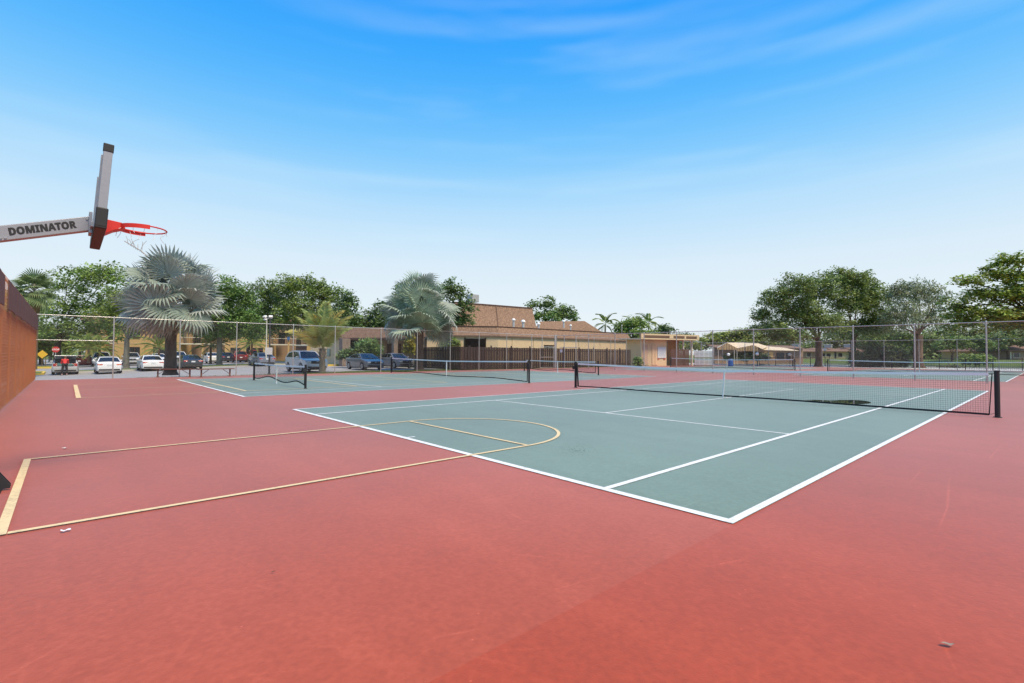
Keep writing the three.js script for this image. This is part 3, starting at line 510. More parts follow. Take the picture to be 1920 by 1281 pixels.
  // lights, bumpers, plates
  const yL = k.low[2][1] - 0.08, fx = k.low[k.low.length - 3][0], fy = k.low[k.low.length - 3][1] + 0.02, yr = Math.min(yL, 0.95);
  for (const s of [-1, 1]) {
    part(t, 'headlight', rbox(0.3, 0.13, 0.36, fx - 0.12, fy, s * (hw - 0.3) * plan(fx), 0.05), M.headl);
    const tl = part(t, 'taillight', rbox(0.14, kindName === 'suv' || kindName === 'hatch' ? 0.26 : 0.15, 0.36, -Lh + 0.085, yr - 0.04, s * (hw - 0.27) * 0.98, 0.04), M.tail);
    part(tl, 'indicator', rbox(0.15, 0.05, 0.12, -Lh + 0.083, yr - 0.07, s * (hw - 0.34), 0.015), o.amber ? M.amber : M.headl);
    part(t, 'fog_recess', rbox(0.06, 0.1, 0.28, Lh - 0.03, 0.42, s * (hw - 0.36), 0.02), M.trim);
    for (const x of [k.bp - 0.35, k.bp + 0.6]) part(t, 'door_handle', rbox(0.16, 0.025, 0.03, x, yB - 0.12, s * (hw + 0.005), 0.01), pm);
  }
  part(t, 'grille', rbox(0.07, 0.2, k.w * 0.5, Lh - 0.01, fy - 0.04, 0, 0.03), M.trim); part(t, 'lower_grille', rbox(0.07, 0.13, k.w * 0.62, Lh - 0.005, 0.36, 0, 0.03), M.trim);
  part(t, 'badge', rbox(0.02, 0.06, 0.16, Lh + 0.03, fy + 0.0, 0, 0.01), M.steel);
  part(t, 'rear_valance', rbox(0.1, 0.13, k.w * 0.78, -Lh + 0.045, 0.36, 0, 0.03), M.trim);
  part(t, 'number_plate', rbox(0.02, 0.13, 0.32, -Lh - 0.005, kindName === 'suv' || kindName === 'hatch' ? 0.72 : 0.76, 0, 0.006), M.plate);
  part(t, 'underbody', box(k.L - 0.5, 0.16, k.w - 0.3, 0, 0.28, 0), M.trim);
  if (o.openHatch) {   // raised tailgate; dark flat panel paints the shade inside the cargo bay
    part(t, 'bay_shade_panel', mg([box(0.03, 0.72, 1.3, -2.045, 1.02, 0)]), M.trim);
    const gate = part(t, 'tailgate', rbox(0.95, 0.07, 1.4, -0.36, 0, 0, 0.03).rotateZ(-0.12).translate(-1.62, 1.5, 0), pm);
    part(gate, 'lining', rbox(0.85, 0.03, 1.24, -0.38, -0.055, 0, 0.01).rotateZ(-0.12).translate(-1.62, 1.5, 0), M.trim);
    part(t, 'luggage', mg([rbox(0.1, 0.2, 0.5, -2.1, 0.88, -0.25, 0.04), rbox(0.1, 0.14, 0.36, -2.1, 0.84, 0.35, 0.04)]), mat(0.08, 0.2, 0.2, 0.8));
  }
  if (o.bed) part(t, 'cargo_bed', box(1.9, 0.02, 1.5, -1.75, 1.15, 0), M.trim);
  if (o.rack) for (const s of [-1, 1]) part(t, 'roof_rail', bar(V3(-1.6, yT - 0.03, s * 0.55), V3(0.2, yT - 0.02, s * 0.55), 0.02), M.steel);
  t.position.copy(pos); t.position.y = PY(-pos.z); t.rotation.y = heading; return t;
}
const AWAY = Math.PI, TOWARD = 0;    // nose toward -u or +u
const white = paint(0.78, 0.78, 0.78, 0), silver = paint(0.52, 0.52, 0.53, 0.15), grey = paint(0.13, 0.13, 0.14, 0.25), dark = paint(0.03, 0.03, 0.033, 0.1), blueGrey = paint(0.2, 0.22, 0.27, 0.25), maroon = paint(0.16, 0.012, 0.018, 0.3), redP = paint(0.55, 0.02, 0.018, 0.1), navy = paint(0.03, 0.04, 0.07, 0.4);
const back = (px, d, off = 2.2) => col(px, d).add(V3(-off, 0, 0));   // a car whose rear bumper is at that pixel column
const G1 = 'cars parked tail-out behind the fence', G2 = 'cars parked nose toward the courts', G3 = 'cars in the second parking row';
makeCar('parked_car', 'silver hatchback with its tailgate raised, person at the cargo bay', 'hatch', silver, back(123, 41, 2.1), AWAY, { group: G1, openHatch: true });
makeCar('parked_car', 'white sedan with orange-red tail lights parked beside the open silver hatchback', 'sedan', white, back(206, 41.2, 2.3), AWAY, { group: G1, amber: true });
makeCar('parked_car', 'white sedan with slim red tail lights beside the thick palm trunk', 'sedan', white, back(288, 45, 2.3), AWAY, { group: G1 });
makeCar('parked_car', 'black sedan with white plate just past the thick palm trunk', 'coupe', dark, back(363, 47, 2.3), AWAY, { group: G1 });
makeCar('parked_car', 'blue-grey sedan seen from behind next to the flood light post', 'sedan', blueGrey, back(502, 52, 2.3), AWAY, { group: G1 });
const near = (px, d, dx, dz) => col(px, d).add(V3(dx, 0, dz));   // from the wheel seen at that pixel to the middle of the car
makeCar('parked_car', 'silver SUV facing the courts behind the small palm trunk', 'suv', silver, near(540, 39.6, 1.36, -0.93), TOWARD + 0.02, { group: G2, rack: true });
makeCar('parked_car', 'dark grey coupe with pale windshield facing the courts', 'coupe', grey, near(653, 43.5, 1.34, -0.88), TOWARD - 0.02, { group: G2 });
makeCar('parked_car', 'grey sedan facing the courts beside the second silver fan palm', 'sedan', paint(0.22, 0.22, 0.23, 0.2), near(738, 46, -1.34, -0.88), TOWARD, { group: G2 });
[['pickup', white, 190, 63, TOWARD, 'white pickup truck facing the lot behind the white sedan', { bed: true, cat: 'truck' }], ['sedan', maroon, 163, 62, Math.PI / 2, 'dark red car crossing behind the open hatchback', {}], ['suv', silver, 246, 64, TOWARD, 'silver wagon behind the forked grey tree trunk', {}],
 ['sedan', white, 296, 66, TOWARD, 'white car in the second row under the small date palm', {}], ['suv', white, 334, 66, TOWARD, 'white van partly hidden by the thick palm trunk', {}], ['sedan', white, 396, 66, AWAY, 'white sedan under the flat-topped date palm', {}],
 ['sedan', navy, 421, 70, AWAY, 'navy sedan between the white sedan and the maroon wagon', {}], ['suv', maroon, 444, 70, AWAY, 'maroon wagon parked under the building windows', {}], ['pickup', redP, 479, 72, AWAY, 'bright red pickup truck parked under the building windows', { bed: true, cat: 'truck' }]]
  .forEach(([kd, p, px, d, h, lab, o]) => makeCar(o.cat ? 'pickup_truck' : 'parked_car', lab, kd, p, col(px, d), h, { ...o, group: G3 }));

// ---------- person leaning into the open tailgate ----------
function sdfMesh(bones, size, centre, res, k = 0.05) {
  const mc = new MarchingCubes(res, new THREE.MeshBasicMaterial(), false, false, 60000); mc.isolation = 0;
  const h = size / 2, ab = new THREE.Vector3(), ap = new THREE.Vector3(), P = new THREE.Vector3();
  for (let z = 0, i = 0; z < res; z++) for (let y = 0; y < res; y++) for (let x = 0; x < res; x++, i++) {
    P.set((x / res * 2 - 1) * h, (y / res * 2 - 1) * h, (z / res * 2 - 1) * h).add(centre); let d = 1e3;
    for (const [a, b, ra, rb] of bones) { ab.subVectors(b, a); ap.subVectors(P, a); const t = clamp(ap.dot(ab) / Math.max(1e-9, ab.lengthSq()), 0, 1), q = ap.addScaledVector(ab, -t).length() - (ra + (rb - ra) * t); const m = clamp(0.5 + 0.5 * (d - q) / k, 0, 1); d = d + (q - d) * m - k * m * (1 - m); }
    mc.field[i] = -d;
  }
  mc.update(); const n = mc.count ?? mc.geometry.drawRange.count, pos = new Float32Array(n * 3);
  for (let i = 0; i < n; i++) { pos[i * 3] = mc.positionArray[i * 3] * h + centre.x; pos[i * 3 + 1] = mc.positionArray[i * 3 + 1] * h + centre.y; pos[i * 3 + 2] = mc.positionArray[i * 3 + 2] * h + centre.z; }
  const g = new THREE.BufferGeometry(); g.setAttribute('position', new THREE.Float32BufferAttribute(pos, 3)); g.computeVertexNormals(); return g;
}
{ // local axes: -x forward (into the car), y up, z to the side
  const t = thing('person', 'person in red top and black trousers leaning into the open hatchback', 'person');
  const J = (x, y, z) => V3(x, y, z), hipL = J(0, 0.88, 0.09), hipR = J(0, 0.88, -0.09), chest = J(-0.27, 1.2, 0), neck = J(-0.36, 1.33, 0), head = J(-0.44, 1.43, -0.02);
  const kneeL = J(0.0, 0.47, 0.14), kneeR = J(-0.06, 0.48, -0.12), ankL = J(0.06, 0.09, 0.16), ankR = J(0.02, 0.09, -0.13), shL = J(-0.31, 1.25, 0.16), shR = J(-0.31, 1.25, -0.16), elL = J(-0.4, 1.0, 0.22), elR = J(-0.44, 1.0, -0.21), haL = J(-0.62, 0.93, 0.18), haR = J(-0.66, 0.95, -0.14);
  const torso = [[J(0.0, 0.92, 0), J(-0.14, 1.06, 0), 0.135, 0.125], [J(-0.14, 1.06, 0), chest, 0.13, 0.14], [shL, shR, 0.075, 0.075]];
  const legs = [[hipL, kneeL, 0.1, 0.065], [hipR, kneeR, 0.1, 0.065], [kneeL, ankL, 0.062, 0.042], [kneeR, ankR, 0.062, 0.042], [J(0.03, 0.9, 0.06), J(0.03, 0.9, -0.06), 0.12, 0.12]];
  const arms = [[shL, elL, 0.055, 0.042], [shR, elR, 0.055, 0.042], [elL, haL, 0.04, 0.03], [elR, haR, 0.04, 0.03]];
  const hands = []; for (const [h, s] of [[haL, 1], [haR, -1]]) { hands.push([h, h.clone().add(V3(-0.08, -0.02, 0)), 0.03, 0.026]); for (let i = 0; i < 4; i++) hands.push([h.clone().add(V3(-0.08, -0.02, (i - 1.5) * 0.018)), h.clone().add(V3(-0.15 + Math.abs(i - 1.5) * 0.01, -0.05, (i - 1.5) * 0.021)), 0.009, 0.008]); hands.push([h.clone().add(V3(-0.03, 0, -s * 0.025)), h.clone().add(V3(-0.09, -0.01, -s * 0.055)), 0.011, 0.009]); }
  const headB = [[neck, head, 0.055, 0.06], [head.clone().add(V3(0.02, 0.02, 0)), head.clone().add(V3(-0.06, -0.03, 0)), 0.1, 0.085], [head.clone().add(V3(-0.14, -0.02, 0)), head.clone().add(V3(-0.155, -0.04, 0)), 0.02, 0.018]];
  const ctr = J(-0.3, 0.75, 0), feet = [[ankL, ankL.clone().add(V3(-0.15, -0.045, 0.01)), 0.05, 0.038], [ankR, ankR.clone().add(V3(-0.15, -0.045, 0)), 0.05, 0.038]];
  const shrink = (l, d) => l.map(([a, b, p, q]) => [a, b, p - d, q - d]);
  part(t, 'body', sdfMesh([...shrink(torso, 0.02), ...shrink(legs, 0.015), ...arms, ...hands, ...headB], 1.8, ctr, 110, 0.03), mat(0.42, 0.24, 0.17, 0.6));
  part(t, 'shirt', sdfMesh([...torso, [shL, elL, 0.068, 0.06], [shR, elR, 0.068, 0.06]], 1.3, J(-0.3, 1.05, 0), 64, 0.05), mat(0.62, 0.035, 0.03, 0.8));
  part(t, 'trousers', sdfMesh(legs, 1.3, J(0, 0.55, 0), 64, 0.05), mat(0.018, 0.018, 0.022, 0.85));
  part(t, 'hair', sdfMesh([[head.clone().add(V3(0.035, 0.04, 0)), head.clone().add(V3(-0.03, 0.045, 0)), 0.105, 0.09]], 0.5, head, 36, 0.03), mat(0.12, 0.05, 0.025, 0.7));
  part(t, 'shoes', sdfMesh(feet, 0.7, J(0, 0.15, 0), 48, 0.02), mat(0.6, 0.33, 0.3, 0.7));
  t.position.copy(col(122, 40.3)); t.position.y = PY(-t.position.z); 
}
// ---------- vegetation ----------
const barkTex = tex(256, 256, (i, x, y) => { const n = grain[((y * 1) % 512) * 512 + ((x * 6) % 512)] * 0.6 + blot2[(y * 2 % 512) * 512 + (x * 2 % 512)] * 0.6; return [n, n, n]; });
const bark = (r, g, b) => mat(r, g, b, 0.95, { map: barkTex, bumpMap: barkTex, bumpScale: 0.04 });
M.barkGrey = bark(0.42, 0.37, 0.31); M.barkDark = bark(0.17, 0.12, 0.085); M.barkRed = bark(0.24, 0.15, 0.1);
const leafMat = new THREE.MeshPhysicalMaterial({ color: 0xffffff, vertexColors: true, roughness: 0.62, side: THREE.DoubleSide, transmission: 0.3, thickness: 0 });
leafMat.roughness = 0.75;
class Leaves {
  constructor() { this.p = []; this.c = []; }
  leaf(x, y, z, dx, dy, dz, wx, wy, wz, c) {   // rhomb: along d, half width w
    const bx = x + dx * 0.45, by = y + dy * 0.45, bz = z + dz * 0.45;
    this.p.push(x, y, z, bx + wx, by + wy, bz + wz, x + dx, y + dy, z + dz, x, y, z, x + dx, y + dy, z + dz, bx - wx, by - wy, bz - wz);
    for (let i = 0; i < 6; i++) this.c.push(c[0], c[1], c[2]);
  }
  geo() { const g = new THREE.BufferGeometry(); g.setAttribute('position', new THREE.Float32BufferAttribute(this.p, 3)); g.setAttribute('color', new THREE.Float32BufferAttribute(this.c, 3)); g.computeVertexNormals(); return g; }
}
const unit = () => { for (;;) { const x = rr(-1, 1), y = rr(-1, 1), z = rr(-1, 1), l = x * x + y * y + z * z; if (l < 1 && l > 0.01) { const s = 1 / Math.sqrt(l); return [x * s, y * s, z * s]; } } };
// blobs: [px, py, rx px, ry px, depth offset m]; leaves gather in clumps near each blob's shell
function tree(name, label, o) {
  const t = thing(name, label, o.cat ?? 'tree', o.group), d = o.d, base = o.base ?? (b => b.setY(b.x < -21 ? PY(-b.z) - 0.03 : -0.05))(col(o.px, d)), Lv = new Leaves(), limbs = [];
  const tr = o.r ?? 0.25, fork = o.fork ?? 2.2, tint = o.tint ?? [0.085, 0.14, 0.028], ls = o.leaf ?? 0.17, cl = o.clump ?? 0.5, den = o.den ?? 1;
  const top = base.clone().add(V3((o.lean ?? 0) * fork, fork, 0));
  const limb = (a, b, r0, r1, sag = 0.15) => { const m = a.clone().lerp(b, 0.5).add(V3(rr(-0.2, 0.2), sag * a.distanceTo(b) * rr(0.3, 1), rr(-0.2, 0.2))), c = new THREE.CatmullRomCurve3([a, m, b]), g = new THREE.TubeGeometry(c, 8, 1, 7, false), p = g.attributes.position, n = g.attributes.normal; for (let i = 0; i < p.count; i++) { const f = Math.floor(i / 8) / 8, r = r0 + (r1 - r0) * f, q = c.getPointAt(clamp(f, 0, 1)); p.setXYZ(i, q.x + n.getX(i) * r, q.y + n.getY(i) * r, q.z + n.getZ(i) * r); } return g; };
  const toCam = camera.position.clone().sub(base).setY(0).normalize();
  const list = o.blobs.map(([px, py, rx, ry, dz = rr(-1, 1) * M2(rx, d) * 0.5]) => ({ c: at(px, py, d).addScaledVector(toCam, dz), rx: M2(rx, d), ry: M2(ry, d) }));
  for (const b of list) {
    const rz = b.rx * 0.95, vol = b.rx * b.ry + b.rx * rz + b.ry * rz, nC = Math.max(8, Math.round(vol * 4.19 * den / (cl * cl * 1.1)));
    limbs.push(limb(top, b.c.clone().add(V3(0, -b.ry * 0.25, 0)), tr * 0.3, 0.03));
    const tw = Math.min(9, 3 + Math.round(b.rx * 1.5));
    for (let i = 0; i < nC; i++) {
      const q = unit(), f = Math.pow(rnd(), 0.38), wob = 1 + 0.22 * Math.sin(q[0] * 5 + b.c.x) * Math.cos(q[2] * 4 + b.c.z) + rr(-0.1, 0.12);
      if (q[1] < -0.55 && rnd() < 0.6) continue;
      const cx = b.c.x + q[0] * b.rx * f * wob, cy = b.c.y + q[1] * b.ry * f * wob, cz = b.c.z + q[2] * rz * f * wob;
      if (i < tw) limbs.push(limb(b.c, V3(cx, cy, cz), 0.045, 0.012, 0.05));
      const k = rr(0.68, 1.3), hue = rr(-0.15, 0.15), k2 = 2.0, c0 = [tint[0] * 1.08 * k2 * k * (1 + hue), tint[1] * k2 * k, tint[2] * k2 * k * (1 - hue)], r = cl * rr(0.6, 1.25), m = Math.round((o.per ?? 22) * rr(0.7, 1.3));
      for (let j = 0; j < m; j++) {
        const e = unit(), g = Math.pow(rnd(), 0.5) * r, a = unit(), s = 1.2 * ls * rr(0.6, 1.3), v = rr(0.8, 1.2), up = o.flat ?? 0.35;
        let dx = a[0] + e[0] * 0.7, dy = a[1] * (1 - up) - 0.15, dz = a[2] + e[2] * 0.7; const l = s / Math.hypot(dx, dy, dz); dx *= l; dy *= l; dz *= l;
        let nx = rr(-0.6, 0.6), ny = 1, nz = rr(-0.6, 0.6); let wx = dy * nz - dz * ny, wy = dz * nx - dx * nz, wz = dx * ny - dy * nx; const q2 = s * (o.wide ?? 0.36) / Math.max(1e-6, Math.hypot(wx, wy, wz)); 
        Lv.leaf(cx + e[0] * g, cy + e[1] * g * 0.7, cz + e[2] * g, dx, dy, dz, wx * q2, wy * q2, wz * q2, [c0[0] * v, c0[1] * v, c0[2] * v]);
      }
    }
  }
  const flare = [[tr * 1.5, 0], [tr * 1.12, 0.25], [tr, 0.8], [tr * 0.85, fork]].map(q => new THREE.Vector2(...q)), tg = new THREE.LatheGeometry(flare, 12).translate(base.x, base.y, base.z), tp = tg.attributes.position;
  for (let i = 0; i < tp.count; i++) { const y = tp.getY(i) - base.y; tp.setX(i, tp.getX(i) + (o.lean ?? 0) * y + 0.06 * Math.sin(y * 3 + base.x)); tp.setZ(i, tp.getZ(i) + 0.05 * Math.sin(y * 2.3)); }
  tg.computeVertexNormals();
  if (!o.noTrunk) { const tk = part(t, 'trunk', tg, o.bark ?? M.barkGrey); part(tk, 'limbs', mg(limbs), o.bark ?? M.barkGrey); }
  const cr = part(t, 'crown', Lv.geo(), leafMat); cr.userData.kind = 'stuff';
  return t;
}
const GL = 'shade trees around the parking lot', GB = 'trees behind the clubhouse', GR = 'trees along the lake';
tree('shade_tree', 'broad light-green tree with open crown behind the yellow diamond sign', { px: 108, d: 66, r: 0.4, fork: 3.2, lean: -0.25, bark: M.barkDark, tint: [0.1, 0.16, 0.03], leaf: 0.26, clump: 0.7, den: 0.62, group: GL, blobs: [[125, 540, 38, 20], [165, 522, 48, 22], [205, 512, 48, 22], [110, 590, 45, 28], [170, 575, 60, 32], [225, 560, 45, 40], [150, 620, 60, 24], [215, 615, 50, 28], [90, 628, 36, 20]] });
tree('shade_tree', 'tree with forked pale grey trunk between two white sedans', { px: 238, d: 50, r: 0.25, fork: 3.2, lean: 0.02, tint: [0.11, 0.15, 0.028], leaf: 0.17, clump: 0.45, group: GL, blobs: [[215, 590, 42, 22], [262, 595, 46, 26], [300, 608, 42, 20], [236, 570, 36, 24]] });
tree('shade_tree', 'tree with smooth grey trunk on the grass island beside the black sedan', { px: 412, d: 56, r: 0.3, fork: 3.5, tint: [0.075, 0.14, 0.026], leaf: 0.2, clump: 0.5, group: GL, blobs: [[425, 548, 30, 30], [445, 570, 38, 38], [400, 600, 46, 26], [460, 605, 42, 28], [375, 612, 40, 20], [430, 625, 60, 14]] });
tree('shade_tree', 'dense dark green tree over the maroon wagon', { px: 466, d: 74, r: 0.3, fork: 3.4, bark: M.barkDark, tint: [0.07, 0.115, 0.024], leaf: 0.24, clump: 0.65, group: GL, blobs: [[500, 550, 36, 28], [480, 590, 40, 34], [530, 575, 44, 36], [515, 612, 52, 26]] });
tree('shade_tree', 'wide bright-topped tree behind the feathery palm', { px: 560, d: 70, r: 0.36, fork: 3.6, bark: M.barkRed, tint: [0.095, 0.145, 0.026], leaf: 0.24, clump: 0.65, group: GL, blobs: [[548, 538, 38, 22], [585, 545, 42, 26], [615, 562, 36, 28], [570, 590, 56, 34], [628, 600, 40, 30]] });
tree('shade_tree', 'dark tree with ragged top left of the second silver fan palm', { px: 650, d: 64, r: 0.3, fork: 3.6, bark: M.barkDark, tint: [0.055, 0.1, 0.024], leaf: 0.26, clump: 0.6, group: GL, blobs: [[655, 563, 17, 16], [650, 590, 26, 26], [690, 606, 30, 24], [715, 585, 22, 22], [665, 622, 40, 16], [730, 612, 36, 24]] });
tree('shade_tree', 'dark tree reaching out behind the second silver fan palm', { px: 835, d: 56, r: 0.3, fork: 4, bark: M.barkDark, tint: [0.055, 0.1, 0.024], leaf: 0.26, clump: 0.6, group: GL, blobs: [[765, 545, 26, 18], [845, 548, 28, 22], [868, 580, 18, 22], [855, 605, 30, 22], [800, 590, 50, 40]] });
tree('shade_tree', 'round tree rising behind the shingled clubhouse roof', { px: 1035, d: 92, r: 0.4, fork: 5.2, bark: M.barkDark, tint: [0.07, 0.125, 0.026], leaf: 0.36, clump: 0.75, den: 0.8, group: GB, blobs: [[1000, 572, 14, 8], [1032, 571, 17, 15], [1058, 582, 19, 14], [1030, 594, 36, 12], [1070, 596, 15, 10]] });
tree('shade_tree', 'light green tree mass between the two coconut palms', { px: 1185, d: 98, r: 0.3, fork: 3, tint: [0.1, 0.165, 0.03], leaf: 0.36, clump: 0.8, group: GB, blobs: [[1165, 615, 20, 12], [1190, 608, 24, 14], [1185, 632, 34, 16], [1215, 632, 22, 14]] });
tree('shade_tree', 'dark rounded tree behind the tan shed roof', { px: 1250, d: 100, r: 0.3, fork: 3, tint: [0.055, 0.1, 0.025], leaf: 0.36, clump: 0.8, group: GB, blobs: [[1245, 618, 20, 9], [1240, 634, 28, 12], [1280, 634, 20, 9], [1262, 645, 40, 8]] });
tree('shade_tree', 'low spreading bright green tree behind the striped awning', { px: 1350, d: 96, r: 0.35, fork: 3, tint: [0.13, 0.17, 0.024], leaf: 0.36, clump: 0.75, flat: 0.7, group: GB, blobs: [[1330, 642, 34, 9], [1362, 630, 40, 8], [1395, 626, 30, 9], [1300, 651, 26, 6], [1385, 645, 44, 11], [1430, 640, 30, 12]] });
tree('oak_tree', 'large dark green oak with thick brown trunk behind the farther courts', { px: 1535, d: 63, r: 0.42, fork: 3.4, bark: M.barkRed, tint: [0.09, 0.14, 0.034], den: 1.6, leaf: 0.2, clump: 0.55, group: GR, blobs: [[1428, 592, 20, 16], [1455, 565, 28, 26], [1495, 545, 34, 30], [1535, 545, 36, 36], [1445, 618, 34, 16], [1500, 592, 44, 30], [1545, 608, 44, 20], [1480, 630, 40, 12]] });
tree('oak_tree', 'tall oak with slimmer trunk beside the larger oak', { px: 1601, d: 65, r: 0.36, fork: 3.6, bark: M.barkRed, tint: [0.098, 0.15, 0.034], den: 1.6, leaf: 0.2, clump: 0.55, group: GR, blobs: [[1575, 522, 30, 20], [1610, 530, 34, 24], [1640, 560, 34, 32], [1595, 570, 44, 34], [1650, 598, 30, 24], [1610, 618, 52, 20]] });
tree('feathery_tree', 'sparse grey-green feathery tree with stout trunk by the lake', { px: 1722, d: 60, r: 0.5, fork: 4, bark: M.barkRed, tint: [0.115, 0.15, 0.08], leaf: 0.2, clump: 0.5, den: 1.1, per: 20, flat: -0.5, wide: 0.24, group: GR, blobs: [[1690, 550, 26, 26], [1722, 548, 28, 24], [1755, 562, 22, 28], [1700, 590, 34, 28], [1748, 600, 30, 24], [1675, 610, 24, 20]] });
tree('shade_tree', 'big bright green layered tree towering over the lake railing', { px: 1960, d: 44, r: 0.5, fork: 4, bark: M.barkDark, tint: [0.115, 0.175, 0.02], leaf: 0.22, clump: 0.5, flat: 0.6, group: GR, blobs: [[1905, 492, 34, 16], [1870, 516, 34, 14], [1930, 520, 40, 24], [1820, 528, 26, 10], [1845, 552, 40, 16], [1905, 555, 46, 22], [1795, 575, 24, 20], [1840, 592, 48, 20], [1905, 600, 50, 24], [1805, 610, 26, 14], [1970, 570, 50, 50]] });
tree('shade_tree', 'dim green tree row behind the stout feathery tree', { px: 1690, d: 105, r: 0.3, fork: 2.6, tint: [0.09, 0.14, 0.03], leaf: 0.4, clump: 0.9, group: GR, blobs: [[1640, 640, 26, 16], [1680, 632, 30, 14], [1720, 640, 34, 16], [1760, 632, 30, 18]] });
[[1786, 84, 'small umbrella-shaped tree on the far lake bank beside a brown trunk'], [1828, 88, 'small umbrella-shaped tree on the far lake bank nearer the brown house']].forEach(([px, d, lab]) => tree('bank_tree', lab, { px, d, r: 0.2, fork: 1.6, bark: M.barkRed, base: col(px, d, 0), tint: [0.09, 0.15, 0.028], leaf: 0.3, clump: 0.6, flat: 0.6, group: 'small trees on the far lake bank', blobs: [[px - 14, 648, 16, 7], [px + 14, 645, 18, 8], [px, 640, 22, 9]] }));
tree('shade_tree', 'green tree overhanging the brown house across the lake', { px: 1890, d: 100, r: 0.3, fork: 3, bark: M.barkDark, base: col(1890, 100, 0.2), tint: [0.085, 0.13, 0.035], leaf: 0.36, clump: 0.8, group: GR, blobs: [[1868, 640, 26, 16], [1905, 632, 34, 18], [1850, 652, 16, 8]] });
[[40, 600, 70], [78, 625, 74], [20, 560, 78]].forEach(([px, py, d], i) => tree('shade_tree', ['light green tree behind the rusty fence', 'low bright green tree beside the stop sign', 'tree top showing above the rusty fence end'][i], { px, d, r: 0.25, fork: 2.5, bark: M.barkDark, tint: [0.1, 0.16, 0.03], leaf: 0.32, clump: 0.75, group: GL, blobs: [[px, py + 10, 36, 22], [px + 24, py + 26, 32, 18], [px - 10, py + 34, 30, 16]] }));
[[95, 640, 90], [150, 642, 96], [560, 640, 96]].forEach(([px, py, d], i) => tree('shade_tree', ['bright far tree past the stop sign', 'bright far tree behind the leaning dark trunk', 'dark far tree behind the apartment building'][i], { px, d, r: 0.25, fork: 2.5, tint: [0.11, 0.17, 0.03], leaf: 0.4, clump: 0.9, group: GL, blobs: [[px, py, 34, 16], [px + 30, py + 6, 26, 12]] }));
[[1480, 648, 128], [1570, 640, 132], [1655, 634, 126], [1730, 646, 120], [1800, 636, 128], [1868, 622, 124], [1925, 600, 110]].forEach(([px, py, d], i) => tree('shade_tree', ['far green tree behind the terrace house roof', 'far green tree behind the pale yellow house', 'far green tree above the palmetto shrub', 'far green tree behind the stout feathery tree', 'far green tree behind the umbrella-shaped bank trees', 'far green tree behind the tan garage house', 'far tall green tree behind the brown lake house'][i], { px, d, r: 0.3, fork: 2.5, bark: M.barkDark, tint: [0.085 + 0.012 * (i % 3), 0.135, 0.03], leaf: 0.46, clump: 1.0, den: 0.7, group: GR, blobs: [[px - 30, py + 10, 30, 15], [px, py, 36, 20], [px + 32, py + 8, 32, 17], [px + 5, py + 22, 46, 12]] }));
[[250, 620, 104], [340, 616, 108], [430, 622, 112], [520, 628, 112], [650, 628, 100]].forEach(([px, py, d], i) => tree('shade_tree', ['far tree over the apartment roof behind the forked trunk', 'far tree over the apartment roof behind the big silver palm', 'far tree over the apartment roof above the maroon wagon', 'far tree over the apartment roof above the red pickup', 'far tree behind the entrance canopy roof'][i], { px, d, r: 0.3, fork: 4, bark: M.barkDark, tint: [0.09, 0.14, 0.03], leaf: 0.46, clump: 1.0, den: 0.6, group: GL, blobs: [[px - 26, py - 2, 34, 22], [px + 26, py - 6, 36, 24], [px, py - 20, 30, 20]] }));
// shrubs: low crowns on the ground
const shrub = (label, px, py, d, rx, ry, tint, o = {}) => tree('shrub', label, { px, d, base: col(px, d, 0), r: 0.05, fork: 0.3, cat: 'shrub', tint, leaf: 0.2, clump: 0.35, blobs: [[px, py, rx, ry, 0], [px - rx * 0.5, py + ry * 0.4, rx * 0.6, ry * 0.6, 0.3], [px + rx * 0.5, py + ry * 0.35, rx * 0.6, ry * 0.6, 0.3]], ...o });
shrub('feathery green shrub under the clubhouse canopy roof', 690, 652, 49, 24, 16, [0.075, 0.14, 0.035], { leaf: 0.34, wide: 0.1 });
shrub('yellow-green croton shrub beside the second silver fan palm trunk', 769, 648, 46, 9, 20, [0.2, 0.2, 0.02]);
shrub('green shrub by the board fence return', 845, 641, 50, 14, 9, [0.11, 0.17, 0.03]);
shrub('low green hedge behind the dark grey coupe', 660, 664, 48, 26, 9, [0.06, 0.1, 0.03]);
shrub('wide palmetto shrub between the wire fence and the lake', 1638, 668, 63, 34, 24, [0.08, 0.1, 0.04], { leaf: 0.6, wide: 0.09, clump: 0.5, den: 0.7 });
shrub('spiky palmetto shrub beside the stout feathery tree', 1682, 672, 62, 16, 14, [0.1, 0.13, 0.06], { leaf: 0.6, wide: 0.09 });
shrub('bright green bush on the lake bank near the railing', 1830, 674, 72, 26, 9, [0.13, 0.2, 0.03]);
shrub('leafy weeds growing by the shed corner', 1198, 677, 56, 6, 10, [0.09, 0.15, 0.03]);
shrub('dark bush at the lake railing', 1780, 694, 63, 22, 8, [0.045, 0.06, 0.025]);
shrub('green hedge under the striped awning', 1400, 668, 72, 36, 7, [0.07, 0.1, 0.025]);

